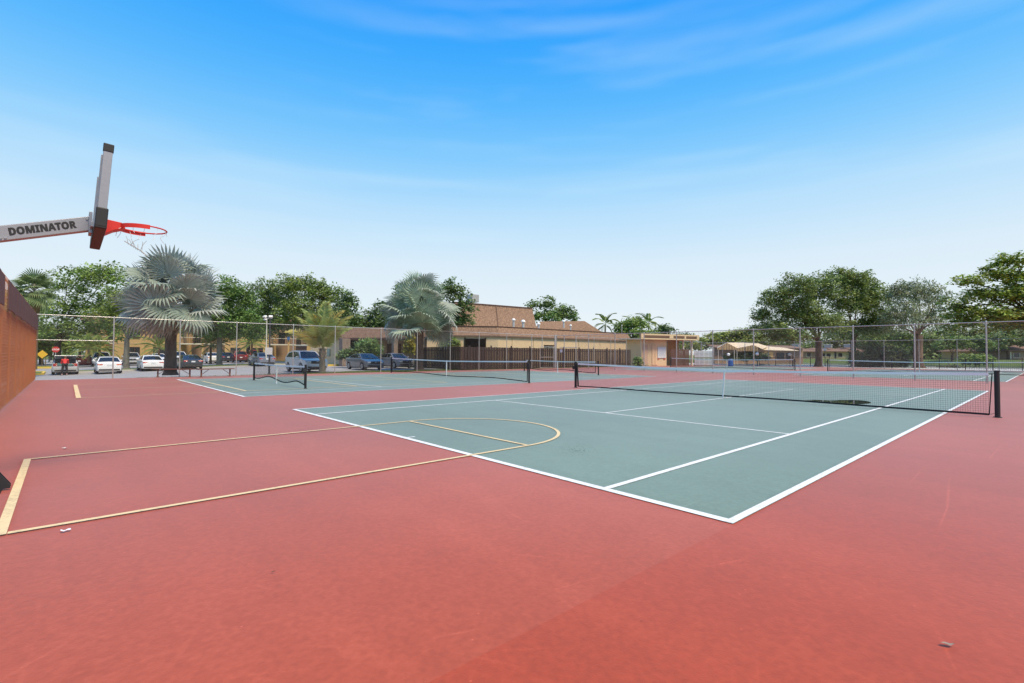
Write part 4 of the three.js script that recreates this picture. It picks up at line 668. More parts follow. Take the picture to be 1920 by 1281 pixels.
// ---------- palms ----------
function frondGeo(len, leaflets, o = {}) {   // feather frond along +x arching down, leaflets as folded blades
  const L = new Leaves(), c = o.c ?? [0.13, 0.18, 0.045], droop = o.droop ?? 0.9, lf = o.leafLen ?? 0.55, pl = o.lift ?? 0.5; const P = s => V3(len * s * (1 - 0.12 * s * droop), len * (pl * s - droop * 0.62 * s * s), 0);
  for (let i = 1; i <= leaflets; i++) {
    const s = 0.12 + 0.88 * i / leaflets, a = P(s), taper = Math.sin(Math.PI * clamp(s * 0.9 + 0.1, 0, 1)) * 0.75 + 0.3;
    for (const q of [-1, 1]) {
      const l = lf * taper * rr(0.85, 1.1), k = rr(0.8, 1.2), dry = rnd() < (o.dry ?? 0.06), cc = dry ? [0.3 * k, 0.21 * k, 0.06 * k] : [c[0] * k, c[1] * k, c[2] * k], fan = o.plume ? rr(-0.8, 0.8) : 0;
      L.leaf(a.x, a.y, a.z, l * 0.62, l * (-0.28 + fan * 0.5), q * l * 0.72, o.bw ?? 0.035, 0.012, 0, cc);
    }
  }
  const g = L.geo(), st = tube([0, 0.25, 0.5, 0.75, 1].map(P), 0.022, 4, 10), n = st.toNonIndexed(), col3 = new Float32Array(n.attributes.position.count * 3); for (let i = 0; i < col3.length; i += 3) { col3[i] = c[0] * 1.5; col3[i + 1] = c[1] * 1.3; col3[i + 2] = c[2] * 1.5; }
  n.setAttribute('color', new THREE.BufferAttribute(col3, 3)); n.deleteAttribute('uv'); n.deleteAttribute('normal'); n.computeVertexNormals(); return mergeGeometries([g, n]);
}
function fanGeo(R, segs, o = {}) {           // costapalmate fan: pleated blades joined half way, drooping tips; petiole along +x
  const p = [], c = [], arc = o.arc ?? 4.3, pet = o.pet ?? 1.4, col0 = o.c ?? [0.3, 0.36, 0.31], push = (a, k) => { p.push(a.x, a.y, a.z); c.push(col0[0] * k, col0[1] * k, col0[2] * k); };
  const hub = V3(pet, -0.1 * pet, 0), cup = o.cup ?? 0.28;
  const ti = o.tilt ?? 0, ct = Math.cos(ti), sn = Math.sin(ti), pt = (a, r, lift) => { const x = Math.cos(a) * r, y = cup * r * Math.abs(Math.sin(a * 0.5)) - (o.sag ?? 0.22) * r * r / R + lift; return V3(hub.x + x * ct - y * sn, hub.y + x * sn + y * ct, Math.sin(a) * r); };
  for (let i = 0; i < segs; i++) {
    const a0 = -arc / 2 + arc * i / segs, a1 = -arc / 2 + arc * (i + 1) / segs, am = (a0 + a1) / 2, rs = R * (0.78 + 0.22 * Math.cos(am * 0.55)) * rr(0.93, 1.05), rj = rs * 0.46, k = rr(0.82, 1.16), pl = 0.045 * R;
    const b0 = pt(a0, rj, 0), b1 = pt(a1, rj, 0), bm = pt(am, rj, pl), tip = pt(am + rr(-0.02, 0.02), rs, -rr(0.04, 0.3) * R), mid = pt(am, rs * 0.8, pl * 0.6);
    for (const [x, y, z] of [[hub, b0, bm], [hub, bm, b1]]) { push(x, k); push(y, k); push(z, k); }
    const e0 = pt(am - (am - a0) * 0.6, rs * 0.8, 0), e1 = pt(am + (a1 - am) * 0.6, rs * 0.8, 0);
    for (const [x, y, z] of [[b0, e0, bm], [bm, e0, mid], [bm, mid, e1], [bm, e1, b1], [e0, tip, mid], [mid, tip, e1]]) { push(x, k); push(y, k); push(z, k); }
  }
  const g = new THREE.BufferGeometry(); g.setAttribute('position', new THREE.Float32BufferAttribute(p, 3)); g.setAttribute('color', new THREE.Float32BufferAttribute(c, 3)); g.computeVertexNormals();
  const st = tube([V3(0, 0, 0), V3(pet * 0.5, 0.02, 0), hub], 0.03, 5, 6).toNonIndexed(), cc = new Float32Array(st.attributes.position.count * 3); for (let i = 0; i < cc.length; i += 3) { cc[i] = 0.36; cc[i + 1] = 0.36; cc[i + 2] = 0.28; }
  st.setAttribute('color', new THREE.BufferAttribute(cc, 3)); st.deleteAttribute('uv'); st.deleteAttribute('normal'); st.computeVertexNormals(); return mergeGeometries([g, st]);
}
function palm(name, label, base, H, o) {
  const t = thing(name, label, 'palm tree', o.group), prof = o.prof.map(([r, y]) => new THREE.Vector2(r, y * H));
  const tg = new THREE.LatheGeometry(prof, 16).translate(base.x, base.y, base.z), p = tg.attributes.position;
  for (let i = 0; i < p.count; i++) { const y = p.getY(i) - base.y, k = 1 + 0.05 * Math.sin(y * 22) + 0.05 * Math.sin(i * 12.9898); p.setX(i, base.x + (p.getX(i) - base.x) * k + (o.lean ?? 0) * y); p.setZ(i, base.z + (p.getZ(i) - base.z) * k); }
  tg.computeVertexNormals(); const tk = part(t, 'trunk', tg, o.bark ?? M.barkDark);
  const head = base.clone().add(V3((o.lean ?? 0) * H, H, 0));
  if (o.boots) { const b = [], bg = new THREE.ConeGeometry(0.11, 0.55, 5).scale(1, 1, 0.4).translate(0, 0.22, 0); for (let i = 0; i < o.boots; i++) { const a = i * 2.39996, y = H * (0.62 + 0.38 * i / o.boots); b.push(bg.clone().rotateX(0.55).rotateY(a).translate(base.x + Math.sin(a) * o.bootR, base.y + y - 0.2, base.z + Math.cos(a) * o.bootR)); } b.forEach(g => part(tk, 'leaf_boot', g, M.boot)); }
  for (let i = 0; i < o.n; i++) {
    const q = (i + 0.5) / o.n, m = part(t, 'frond', o.dead && i >= o.n - o.dead ? o.deadGeo : o.geos[i % o.geos.length], leafMat), el = o.e0 + (o.e1 - o.e0) * Math.pow(q, o.pow ?? 1);
    m.position.copy(head).add(V3(0, (0.5 - q) * (o.spread ?? 0.5), 0)); m.rotation.order = 'YZX'; m.rotation.set(rr(-(o.twist ?? 0.35), o.twist ?? 0.35), i * 2.39996 + (o.turn ?? 0) + rr(-0.15, 0.15), el + rr(-0.12, 0.12)); const s = rr(0.88, 1.1); m.scale.set(s, s, s);
  }
  return t;
}
M.boot = mat(0.42, 0.31, 0.24, 0.9, { map: tinted(1, 1, 1, 0.4, 0.3) }); M.palmTrunk = bark(0.2, 0.135, 0.105);
{
  const c = [0.3, 0.36, 0.315], f = [fanGeo(1.4, 30, { c: [0.4, 0.45, 0.4], pet: 1.75, tilt: 0.8, arc: 5 }), fanGeo(1.4, 28, { c: [0.45, 0.49, 0.45], pet: 2.0, sag: 0.34, tilt: 0.35, arc: 4.8 }), fanGeo(1.55, 30, { c: [0.34, 0.41, 0.34], pet: 1.9, cup: 0.35, tilt: -0.5, arc: 4.8 }), fanGeo(1.5, 28, { c: [0.42, 0.46, 0.43], pet: 2.0, tilt: 1.2, arc: 5 })], dead = fanGeo(1.2, 22, { c: [0.42, 0.33, 0.27], pet: 1.2, sag: 0.8, cup: -0.2 });
  const b = gp(319, 703.5), t = palm('fan_palm', 'big silver fan palm with thick dark trunk behind the plank bench', b, 4.35, { n: 48, twist: 0.9, geos: f, dead: 5, deadGeo: dead, e0: 1.45, e1: -0.3, pow: 0.75, spread: 0.8, prof: [[0.44, 0], [0.36, 0.05], [0.31, 0.2], [0.3, 0.5], [0.32, 0.62], [0.42, 0.7], [0.38, 0.85], [0.28, 1]], boots: 34, bootR: 0.34, bark: M.palmTrunk, group: 'silver fan palms' });
  // dry flower stalk sticking out of the crown
  const h = b.clone().setY(5.2), q = at(233, 452, 30.3), st = [tube([h, h.clone().lerp(q, 0.55).add(V3(0, 0.5, 0)), q], 0.025, 5, 12)]; for (let i = 0; i < 9; i++) { const a = h.clone().lerp(q, 0.6 + 0.04 * i).add(V3(0, 0.42 - 0.05 * i, 0)), e = a.clone().add(V3(rr(-0.2, 0.2), rr(0.25, 0.8), rr(-0.5, 0.5))); st.push(tube([a, a.clone().lerp(e, 0.5).add(V3(0, 0.1, 0)), e], 0.012, 4, 6)); }
  part(t, 'flower_stalk', mg(st), mat(0.36, 0.29, 0.27, 0.9));
  const g2 = [[0.32, 0.42, 0.31], [0.37, 0.46, 0.37], [0.42, 0.47, 0.42], [0.34, 0.44, 0.33]].map((c, i) => fanGeo(1.5, 30, { c, pet: 1.75 + 0.15 * i, cup: 0.25 + 0.06 * i, tilt: [0.8, 0.3, -0.5, 1.2][i], arc: 4.9 }));
  palm('fan_palm', 'full grey-green fan palm at the end of the brown board fence', gp(786, 694.5), 4.55, { n: 46, twist: 0.9, geos: g2, e0: 1.5, e1: -0.55, pow: 0.75, spread: 0.8, turn: 1.1, prof: [[0.5, 0], [0.36, 0.06], [0.3, 0.4], [0.32, 0.7], [0.36, 0.85], [0.25, 1]], boots: 20, bootR: 0.28, bark: M.palmTrunk, group: 'silver fan palms' });
}
{
  const g = [0, 1, 2].map(i => frondGeo(3.1, 80, { c: [[0.44, 0.5, 0.19], [0.4, 0.5, 0.19], [0.54, 0.5, 0.17]][i], droop: 0.6 + 0.12 * i, lift: 0.3, leafLen: 0.8, plume: true, dry: 0.03, bw: 0.045 }));
  palm('feather_palm', 'pale feathery palm with short grey trunk in front of the silver SUV', gp(604, 697.5), 1.75, { n: 24, geos: g, e0: 1.5, e1: 0.6, spread: 0.5, prof: [[0.26, 0], [0.22, 0.1], [0.2, 0.6], [0.26, 0.8], [0.2, 1]], boots: 10, bootR: 0.16, bark: bark(0.33, 0.28, 0.23), group: 'feather palms' });
}
{
  const g = [0, 1].map(i => frondGeo(2.4, 30, { c: [[0.2, 0.3, 0.06], [0.26, 0.32, 0.07]][i], droop: 1.0, lift: 0.35, leafLen: 0.42, dry: 0.08 }));
  [[166, 60, 655, 'bushy green date palm by the dark stairwell of the building'], [298, 60, 652, 'small date palm above the white car roof'], [395, 58, 647, 'flat-topped date palm near the smooth grey trunk'], [472, 64, 644, 'small date palm in front of the building windows']].forEach(([px, d, py, lab], i) => palm('date_palm', lab, col(px, d), hAt(px, py, d), { n: 26, geos: g, e0: 1.1, e1: -0.35, prof: [[0.16, 0], [0.12, 0.2], [0.12, 1]], bark: M.barkRed, turn: i, group: 'small date palms' }));
  palm('date_palm', 'second clump of the bushy date palm with yellowed lower leaves', col(186, 61), 1.7, { n: 22, geos: g, e0: 1.2, e1: -0.4, prof: [[0.16, 0], [0.12, 1]], bark: M.barkRed, group: 'small date palms' });
}
{
  const g = [0, 1].map(i => fanGeo(0.8, 20, { c: [[0.18, 0.26, 0.1], [0.22, 0.3, 0.11]][i], pet: 0.7, arc: 3.6, sag: 0.5 }));
  palm('cabbage_palm', 'green cabbage palm with bulging brown trunk top behind the rusty fence', col(60, 38), hAt(60, 548, 38), { n: 34, geos: g, e0: 1.5, e1: -0.8, prof: [[0.3, 0], [0.3, 0.7], [0.42, 0.8], [0.55, 0.86], [0.42, 0.95], [0.2, 1]], bark: bark(0.32, 0.22, 0.1) });
  const cg = [0, 1].map(i => frondGeo(3.4, 40, { bw: 0.07, c: [0.17, 0.26, 0.06], droop: 1.3 + 0.2 * i, lift: 0.4, leafLen: 0.8 }));
  [[1135, 100, 608, 'coconut palm standing behind the clubhouse roof end'], [1216, 104, 607, 'coconut palm with white sky gaps behind the tan shed'], [1188, 102, 612, 'shorter coconut palm among light green trees']].forEach(([px, d, py, lab], i) => palm('coconut_palm', lab, col(px, d), hAt(px, py, d), { n: 13, geos: cg, e0: 1.2, e1: -0.5, prof: [[0.25, 0], [0.16, 0.2], [0.13, 1]], bark: M.barkGrey, turn: i * 2, group: 'coconut palms behind the clubhouse' }));
}
// grass blades on the strip between fence and parking lot
{
  const L = new Leaves();
  for (let i = 0; i < 16000; i++) { const v = rr(-1.4, 22), u = rr(-23.25, -20.75), k = rr(0.6, 1.3), h = rr(0.04, 0.11), a = rr(0, 6.28); L.leaf(u, (f => -0.02 * (1 - f) + (PY(v) + 0.03) * f)(clamp((-20.8 - u) / 2.6, 0, 1)) - 0.005, -v, rr(-0.04, 0.04), h, rr(-0.04, 0.04), 0.006 * Math.cos(a), 0, 0.006 * Math.sin(a), [0.15 * k, 0.2 * k, 0.035 * k]); }
  const m = new THREE.Mesh(L.geo(), leafMat); m.name = 'grass_blades'; m.userData = { kind: 'stuff', label: 'mown green grass strip between wire fence and parking lot' }; scene.add(m);
}
// ---------- buildings ----------
const shingleTex = (r, g, b) => { const rows = 16, T = 512, cells = new Float32Array(64 * rows); for (let i = 0; i < cells.length; i++) cells[i] = rr(0.72, 1.22); return tex(T, T, (i, x, y) => { const row = Math.floor(y / T * rows), fy = y / T * rows - row, off = (row * 0.37) % 1, cx = (x / T * 22 + off * 22) % 22, c = Math.floor(cx), fx = cx - c, edge = fx < 0.05 || fy < 0.1 ? 0.6 : 1, k = cells[row * 64 + c] * edge * (0.8 + 0.4 * grain[i]); return [r * k, g * k, b * k]; }); };
M.shingle = mat(1, 1, 1, 0.92, { map: shingleTex(0.31, 0.195, 0.135) }); M.shingle.bumpMap = M.shingle.map; M.shingle.bumpScale = 0.02;
M.shingleD = mat(1, 1, 1, 0.92, { map: shingleTex(0.25, 0.15, 0.105) });
const stucco = (r, g, b) => mat(r, g, b, 0.9, { map: tinted(1, 1, 1, 0.07, 0.06), bumpMap: rep(grainTex, 3), bumpScale: 0.004 });
M.tan = stucco(0.7, 0.52, 0.33); M.tan2 = stucco(0.6, 0.4, 0.185); M.cream = stucco(0.68, 0.54, 0.34); M.brownTrim = mat(0.12, 0.065, 0.05, 0.8); M.darkWall = mat(0.32, 0.22, 0.16, 0.85); M.stone = mat(0.25, 0.19, 0.155, 0.95, { map: tinted(1, 1, 1, 0.5, 0.4) });
M.pale = mat(0.72, 0.66, 0.55, 0.8); M.winGlass = mat(0.02, 0.024, 0.03, 0.12); M.fascia = mat(0.16, 0.1, 0.075, 0.85); M.acGrey = mat(0.42, 0.43, 0.43, 0.5, { metalness: 0.3 });
// vertical-ish quad strip between two polylines with uv in metres
function ribbon(lo, hi, tile = 2) {
  const p = [], uv = []; let s = 0;
  for (let i = 0; i < lo.length - 1; i++) {
    const l = lo[i].distanceTo(lo[i + 1]), h = lo[i].distanceTo(hi[i]), q = [lo[i], lo[i + 1], hi[i + 1], hi[i]], t = [[s, 0], [s + l, 0], [s + l, h], [s, h]];
    for (const j of [0, 1, 2, 0, 2, 3]) { p.push(q[j].x, q[j].y, q[j].z); uv.push(t[j][0] / tile, t[j][1] / tile); } s += l;
  }
  const g = new THREE.BufferGeometry(); g.setAttribute('position', new THREE.Float32BufferAttribute(p, 3)); g.setAttribute('uv', new THREE.Float32BufferAttribute(uv, 2)); g.computeVertexNormals(); return g;
}
function wallBox(a, b, y0, y1, th, inward = 1) {   // thick wall along a-b, thickness to the side away from the camera
  const d = b.clone().sub(a), n = V3(-d.z, 0, d.x).normalize(); if (n.dot(camera.position.clone().sub(a)) > 0) n.negate();
  const L = d.length(), g = new THREE.BoxGeometry(L, y1 - y0, th), m = new THREE.Matrix4().makeBasis(d.clone().normalize(), UP, V3(0, 0, 0).crossVectors(d.clone().normalize(), UP));
  const c = a.clone().lerp(b, 0.5).addScaledVector(n, th / 2 * inward).setY((y0 + y1) / 2);
  const uv = g.attributes.uv, p = g.attributes.position; for (let i = 0; i < p.count; i++) uv.setXY(i, (p.getX(i) + p.getZ(i)) / 3, p.getY(i) / 3);
  return g.applyMatrix4(m).translate(c.x, c.y, c.z);
}
function panelOn(a, b, s0, s1, y0, y1, out, th) {   // box on the wall a-b between distances s0..s1, standing out towards the camera
  const d = b.clone().sub(a).normalize(), n = V3(-d.z, 0, d.x); if (n.dot(camera.position.clone().sub(a)) < 0) n.negate();
  const g = new THREE.BoxGeometry(s1 - s0, y1 - y0, th).applyMatrix4(new THREE.Matrix4().makeBasis(d, UP, n)), c = a.clone().addScaledVector(d, (s0 + s1) / 2).addScaledVector(n, out);
  return g.translate(c.x, (y0 + y1) / 2, c.z);
}
const alongWall = (a, b, px) => { const r = dirOf(px, 663), o = camera.position, d = b.clone().sub(a).normalize(), den = r.x * d.z - r.z * d.x, t = ((a.x - o.x) * d.z - (a.z - o.z) * d.x) / den, p = o.clone().addScaledVector(r, t); return p.sub(a).setY(0).dot(d); };
{ // clubhouse
  const t = thing('clubhouse', 'tan clubhouse with brown shingled mansard roofs behind the board fence', 'building');
  const A = W(-26, 52.5), B = W(-26, 29), C = W(-30.2, 23), E = W(-40, 52.5), yE = 3.32, yT = 4.25;
  const wall = part(t, 'wall', mg([wallBox(A, B, 0, yE, 0.3), wallBox(B, C, 0, yE, 0.3), wallBox(E, A, 0, yE, 0.3)]), M.tan);
  const off = (p, du, dv, y) => V3(p.x + du, y, p.z - dv);
  const lo = [off(E, 0, 0.3, yE - 0.1), off(A, 0.16, 0.3, yE - 0.1), off(B, 0.16, 0.05, yE - 0.1), off(C, 0.14, -0.15, yE - 0.1)], hi = [off(E, 0, -0.2, yT), off(A, -0.25, -0.25, yT), off(B, -0.25, 0.05, yT), off(C, -0.2, 0.2, yT)];
  const roof = part(t, 'mansard_roof', ribbon(lo, hi), M.shingle);
  part(roof, 'fascia', mg([beam(lo[1], lo[2], 0.06, 0.13), beam(lo[2], lo[3], 0.06, 0.13), beam(lo[0], lo[1], 0.06, 0.13)]), M.fascia);
  part(roof, 'soffit', ribbon([off(A, 0, 0, yE - 0.11), off(B, 0, 0, yE - 0.11), off(C, 0, 0, yE - 0.11)], lo.slice(1)), M.fascia);
  part(roof, 'coping', mg([beam(hi[1], hi[2], 0.18, 0.07), beam(hi[2], hi[3], 0.18, 0.07), beam(hi[0], hi[1], 0.18, 0.07)]), M.brownTrim);
  part(roof, 'flat_roof', mg([new THREE.BoxGeometry(9.4, 0.1, 28.6).translate(-35.3, yT - 0.2, -37.9), new THREE.BoxGeometry(4.2, 0.1, 22.6).translate(-28.5, yT - 0.2, -40.8)]), M.concrete);
  // tall hall with steep shingled sides
  const h0 = W(-36, 30.6, 4.1), h1 = W(-36, 44.9, 4.1), k0 = W(-36.6, 31.0, 7.72), k1 = W(-36.6, 44.3, 7.86), b0 = W(-50, 30.6, 4.1), b1 = W(-50, 44.9, 4.1), c0 = W(-49, 31, 7.72), c1 = W(-49, 44.3, 7.86);
  const hall = part(t, 'hall_roof', ribbon([b1, h1, h0, b0], [c1, k1, k0, c0], 2.6), M.shingle);
  part(hall, 'seam', beam(W(-36.02, 37.6, 4.2), W(-36.55, 37.6, 7.8), 0.16, 0.05), M.fascia);
  part(hall, 'coping', mg([beam(k0, k1, 0.25, 0.08), beam(k1, c1, 0.25, 0.08), beam(k0, c0, 0.25, 0.08)]), M.brownTrim);
  part(hall, 'top', new THREE.BoxGeometry(12.4, 0.1, 13.3).translate(-42.8, 7.66, -37.65), M.concrete);
  const ac = at(886.5, 560, 63), au = part(t, 'cooling_unit', rbox(1.25, 0.98, 1.1, ac.x, ac.y, ac.z, 0.05), M.acGrey); const sl = []; for (let i = 0; i < 7; i++) sl.push(box(0.03, 0.8, 0.06, ac.x + 0.64, ac.y, ac.z - 0.45 + i * 0.15)); sl.forEach(q => part(au, "louvre", q, M.galv));
  // low hip roof behind
  const q0 = at(1000, 620, 70), q1 = at(1128, 622, 76), r0 = at(1012, 603, 71), r1 = at(1096, 602, 75), low = part(t, 'rear_roof', ribbon([q0, q1], [r0, r1], 2.2), M.shingle);
  part(low, 'hip', ribbon([q1, q1.clone().add(V3(-5, 0, -2))], [r1, r1.clone().add(V3(-3.5, 0, -1.5))], 2.2), M.shingleD);
  // roof vents
  for (const [px, py, d, w, h] of [[963, 603, 58, 0.42, 0.5], [981, 605, 58, 0.5, 0.34], [1010, 608, 60, 0.42, 0.16], [1057, 605, 66, 0.4, 0.45], [1070, 612, 62, 0.3, 0.34], [1166, 614, 66, 0.14, 0.7]]) { const p = at(px, py, d), v = part(t, 'roof_vent', cyl(w * 0.3, w * 0.3, h + 0.5, p.x, p.y - 0.25, p.z, 10), M.acGrey); part(v, 'cap', new THREE.SphereGeometry(w * 0.55, 12, 6, 0, 6.3, 0, 1.6).translate(p.x, p.y + h / 2 - 0.1, p.z), M.white); }
  const s = px => alongWall(B, C, px), dr = part(t, 'door', panelOn(B, C, s(899), s(873), 0, 2.95, 0.03, 0.05), M.brownTrim); part(dr, 'door_frame', mg([panelOn(B, C, s(911), s(909), 0, 3.05, 0.05, 0.1), panelOn(B, C, s(873), s(870.5), 0, 3.05, 0.05, 0.1)]), M.cream); part(dr, 'side_panel', panelOn(B, C, s(909), s(899.5), 0, 2.95, 0.03, 0.04), mat(0.3, 0.27, 0.05, 0.8));
  part(dr, 'handle', panelOn(B, C, s(897.5), s(896.5), 1, 1.3, 0.08, 0.04), M.steel);
  const sA = px => alongWall(A, B, px); part(t, 'ledge', panelOn(A, B, sA(1038), sA(1020), 2.3, 2.42, 0.1, 0.2), M.cream);
  for (const px of [960, 1000, 1085, 1125]) part(wall, 'wall_joint', panelOn(A, B, sA(px) - 0.02, sA(px) + 0.02, 0, 3.1, 0.003, 0.006), mat(0.5, 0.35, 0.2, 0.9));
}
{ // entrance canopy
  const t = thing('entrance_canopy', 'brown shingled entrance canopy on stone piers behind the grey coupes', 'canopy'), P = (px, d, y) => col(px, d, y), y0 = 2.95, y1 = 4.2;
  const a = P(622, 55, y0), b = P(838, 50, y0), c = P(628, 55.8, y1), d = P(838, 50.8, y1), rf = part(t, 'mansard_roof', ribbon([a, b], [c, d]), M.shingleD);
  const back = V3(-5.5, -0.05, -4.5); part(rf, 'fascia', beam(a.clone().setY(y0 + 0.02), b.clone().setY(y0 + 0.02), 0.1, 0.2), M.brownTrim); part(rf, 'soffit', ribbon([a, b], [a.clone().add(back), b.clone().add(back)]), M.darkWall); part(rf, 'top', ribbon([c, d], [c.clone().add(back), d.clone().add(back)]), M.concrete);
  part(rf, 'side', ribbon([a.clone().add(back), a], [c.clone().add(back), c]), M.shingleD);
  for (const [px, dd, w] of [[646, 53.2, 0.9], [788, 50.5, 0.8], [740, 52, 0.5]]) { const p = P(px, dd, 0); part(t, 'stone_pier', rbox(w, y0, w, p.x, y0 / 2, p.z, 0.05), M.stone); }
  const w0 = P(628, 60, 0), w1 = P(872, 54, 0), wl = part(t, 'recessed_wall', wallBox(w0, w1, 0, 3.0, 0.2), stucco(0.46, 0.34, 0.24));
  for (const [x0, x1, yy0, yy1, m] of [[652, 668, 1.4, 2.9, M.winGlass], [700, 716, 0.2, 2.4, M.winGlass], [726, 742, 0.1, 2.5, M.brownTrim], [744, 752, 0.1, 2.5, M.brownTrim], [800, 830, 1.0, 2.6, M.winGlass]]) part(wl, 'opening', panelOn(w0, w1, alongWall(w0, w1, x0), alongWall(w0, w1, x1), yy0, yy1, 0.04, 0.06), m);
  part(wl, 'pale_band', panelOn(w0, w1, alongWall(w0, w1, 652), alongWall(w0, w1, 672), 1.15, 1.35, 0.06, 0.1), M.pale); part(wl, 'tan_panel', panelOn(w0, w1, alongWall(w0, w1, 843), alongWall(w0, w1, 871), 0, 2.9, 0.03, 0.05), M.tan2);
}
{ // tan wing left of the canopy with slatted screen and railing
  const t = thing('garden_wall', 'plain tan wall and brown slatted screen beside the stone canopy pier', 'wall'), a = col(582, 58), b = col(636, 56.5);
  part(t, 'wall', wallBox(a, b, 0, 3.2, 0.25), M.cream); const s0 = col(556, 59), s1 = col(581, 58.2); for (let i = 0; i < 14; i++) part(t, 'slat', panelOn(s0, s1, i * 0.115, i * 0.115 + 0.085, 0.5, 2.2, 0, 0.03), M.brownTrim); part(t, 'cap_rail', panelOn(s0, s1, -0.1, 1.75, 2.2, 2.36, 0.03, 0.1), M.pale);
  part(t, 'meter_box', panelOn(a, b, 2.6, 2.95, 1, 1.9, 0.1, 0.2), mat(0.25, 0.33, 0.3, 0.7));
}
{ // two-storey apartment building behind the parking trees
  const t = thing('apartment_building', 'two-storey ochre apartment building with dark balconies behind the parking trees', 'building'), a = W(-87.8, -2.1), b = W(-71.5, 28.8), S = px => alongWall(a, b, px), H = 6.4, d0 = px => 76 + (px - 160) * 8 / 420;
  const solids = [[160, 168], [214, 338], [421, 506], [575, 640]], bays = [[168, 214], [338, 421], [506, 575]];
  const wl = part(t, 'wall', mg(solids.map(([x0, x1]) => wallBox(a.clone().addScaledVector(b.clone().sub(a).normalize(), S(x0)), a.clone().addScaledVector(b.clone().sub(a).normalize(), S(x1)), -0.7, H, 5))), M.tan2);
  part(t, 'rear_wall', wallBox(a.clone().add(V3(-4.6, 0, -2.4)), b.clone().add(V3(-4.6, 0, -2.4)), -0.7, H, 0.3), M.darkWall);
  const P = (s, out, y) => { const d = b.clone().sub(a).normalize(), n = V3(-d.z, 0, d.x); if (n.dot(camera.position.clone().sub(a)) < 0) n.negate(); return a.clone().addScaledVector(d, s).addScaledVector(n, out).setY(y); };
  for (const [x0, x1] of bays) {
    const s0 = S(x0), s1 = S(x1), bal = part(t, 'balcony', panelOn(a, b, s0, s1, 2.62, 2.82, -1.0, 2.2), M.pale);
    part(bal, 'rail', panelOn(a, b, s0, s1, 3.72, 3.8, 0, 0.06), M.pale); for (let s = s0 + 0.15; s < s1; s += 0.3) part(bal, 'baluster', panelOn(a, b, s, s + 0.04, 2.82, 3.72, 0, 0.03), M.brownTrim);
    part(t, 'column', panelOn(a, b, (s0 + s1) / 2 - 0.12, (s0 + s1) / 2 + 0.12, 0, H, 0.0, 0.24), M.tan2);
    part(bal, 'rear_door', panelOn(a, b, s0 + 0.5, s0 + 1.6, 2.85, 4.9, -3.9, 0.1), M.winGlass);
  }
  for (const [x0, x1] of [[243, 262], [287, 311], [432, 451], [474, 493]]) for (const [y0, y1] of [[0.95, 2.1], [3.7, 4.95]]) { const w = part(t, 'window', panelOn(a, b, S(x0), S(x1), y0, y1, 0.02, 0.06), M.winGlass), m = (S(x0) + S(x1)) / 2; part(w, 'frame', mg([panelOn(a, b, m - 0.03, m + 0.03, y0, y1, 0.055, 0.03), panelOn(a, b, S(x0), S(x1), y0 - 0.08, y0, 0.06, 0.14), panelOn(a, b, S(x0), S(x1), y1, y1 + 0.06, 0.05, 0.06)]), M.brownTrim); }
  for (const px of [272, 280]) part(wl, 'downpipe', panelOn(a, b, S(px), S(px) + 0.1, 0, H, 0.06, 0.1), M.tan2);
  part(t, 'floor_band', mg(solids.slice(1).map(([x0, x1]) => panelOn(a, b, S(x0), S(x1), 2.68, 2.78, 0.02, 0.05))), M.tan);
  part(t, 'roof', ribbon([P(-0.5, 0.7, H - 0.15), P(S(640) + 0.5, 0.7, H - 0.15)], [P(-0.5, -0.3, H + 1.0), P(S(640) + 0.5, -0.3, H + 1.0)]), M.shingleD);
  const bs = part(t, 'wall_sign', panelOn(a, b, S(538.5), S(543.5), 3.5, 4.1, 0.3, 0.03), mat(0.05, 0.16, 0.42, 0.5), 'small blue parking sign'); 
}
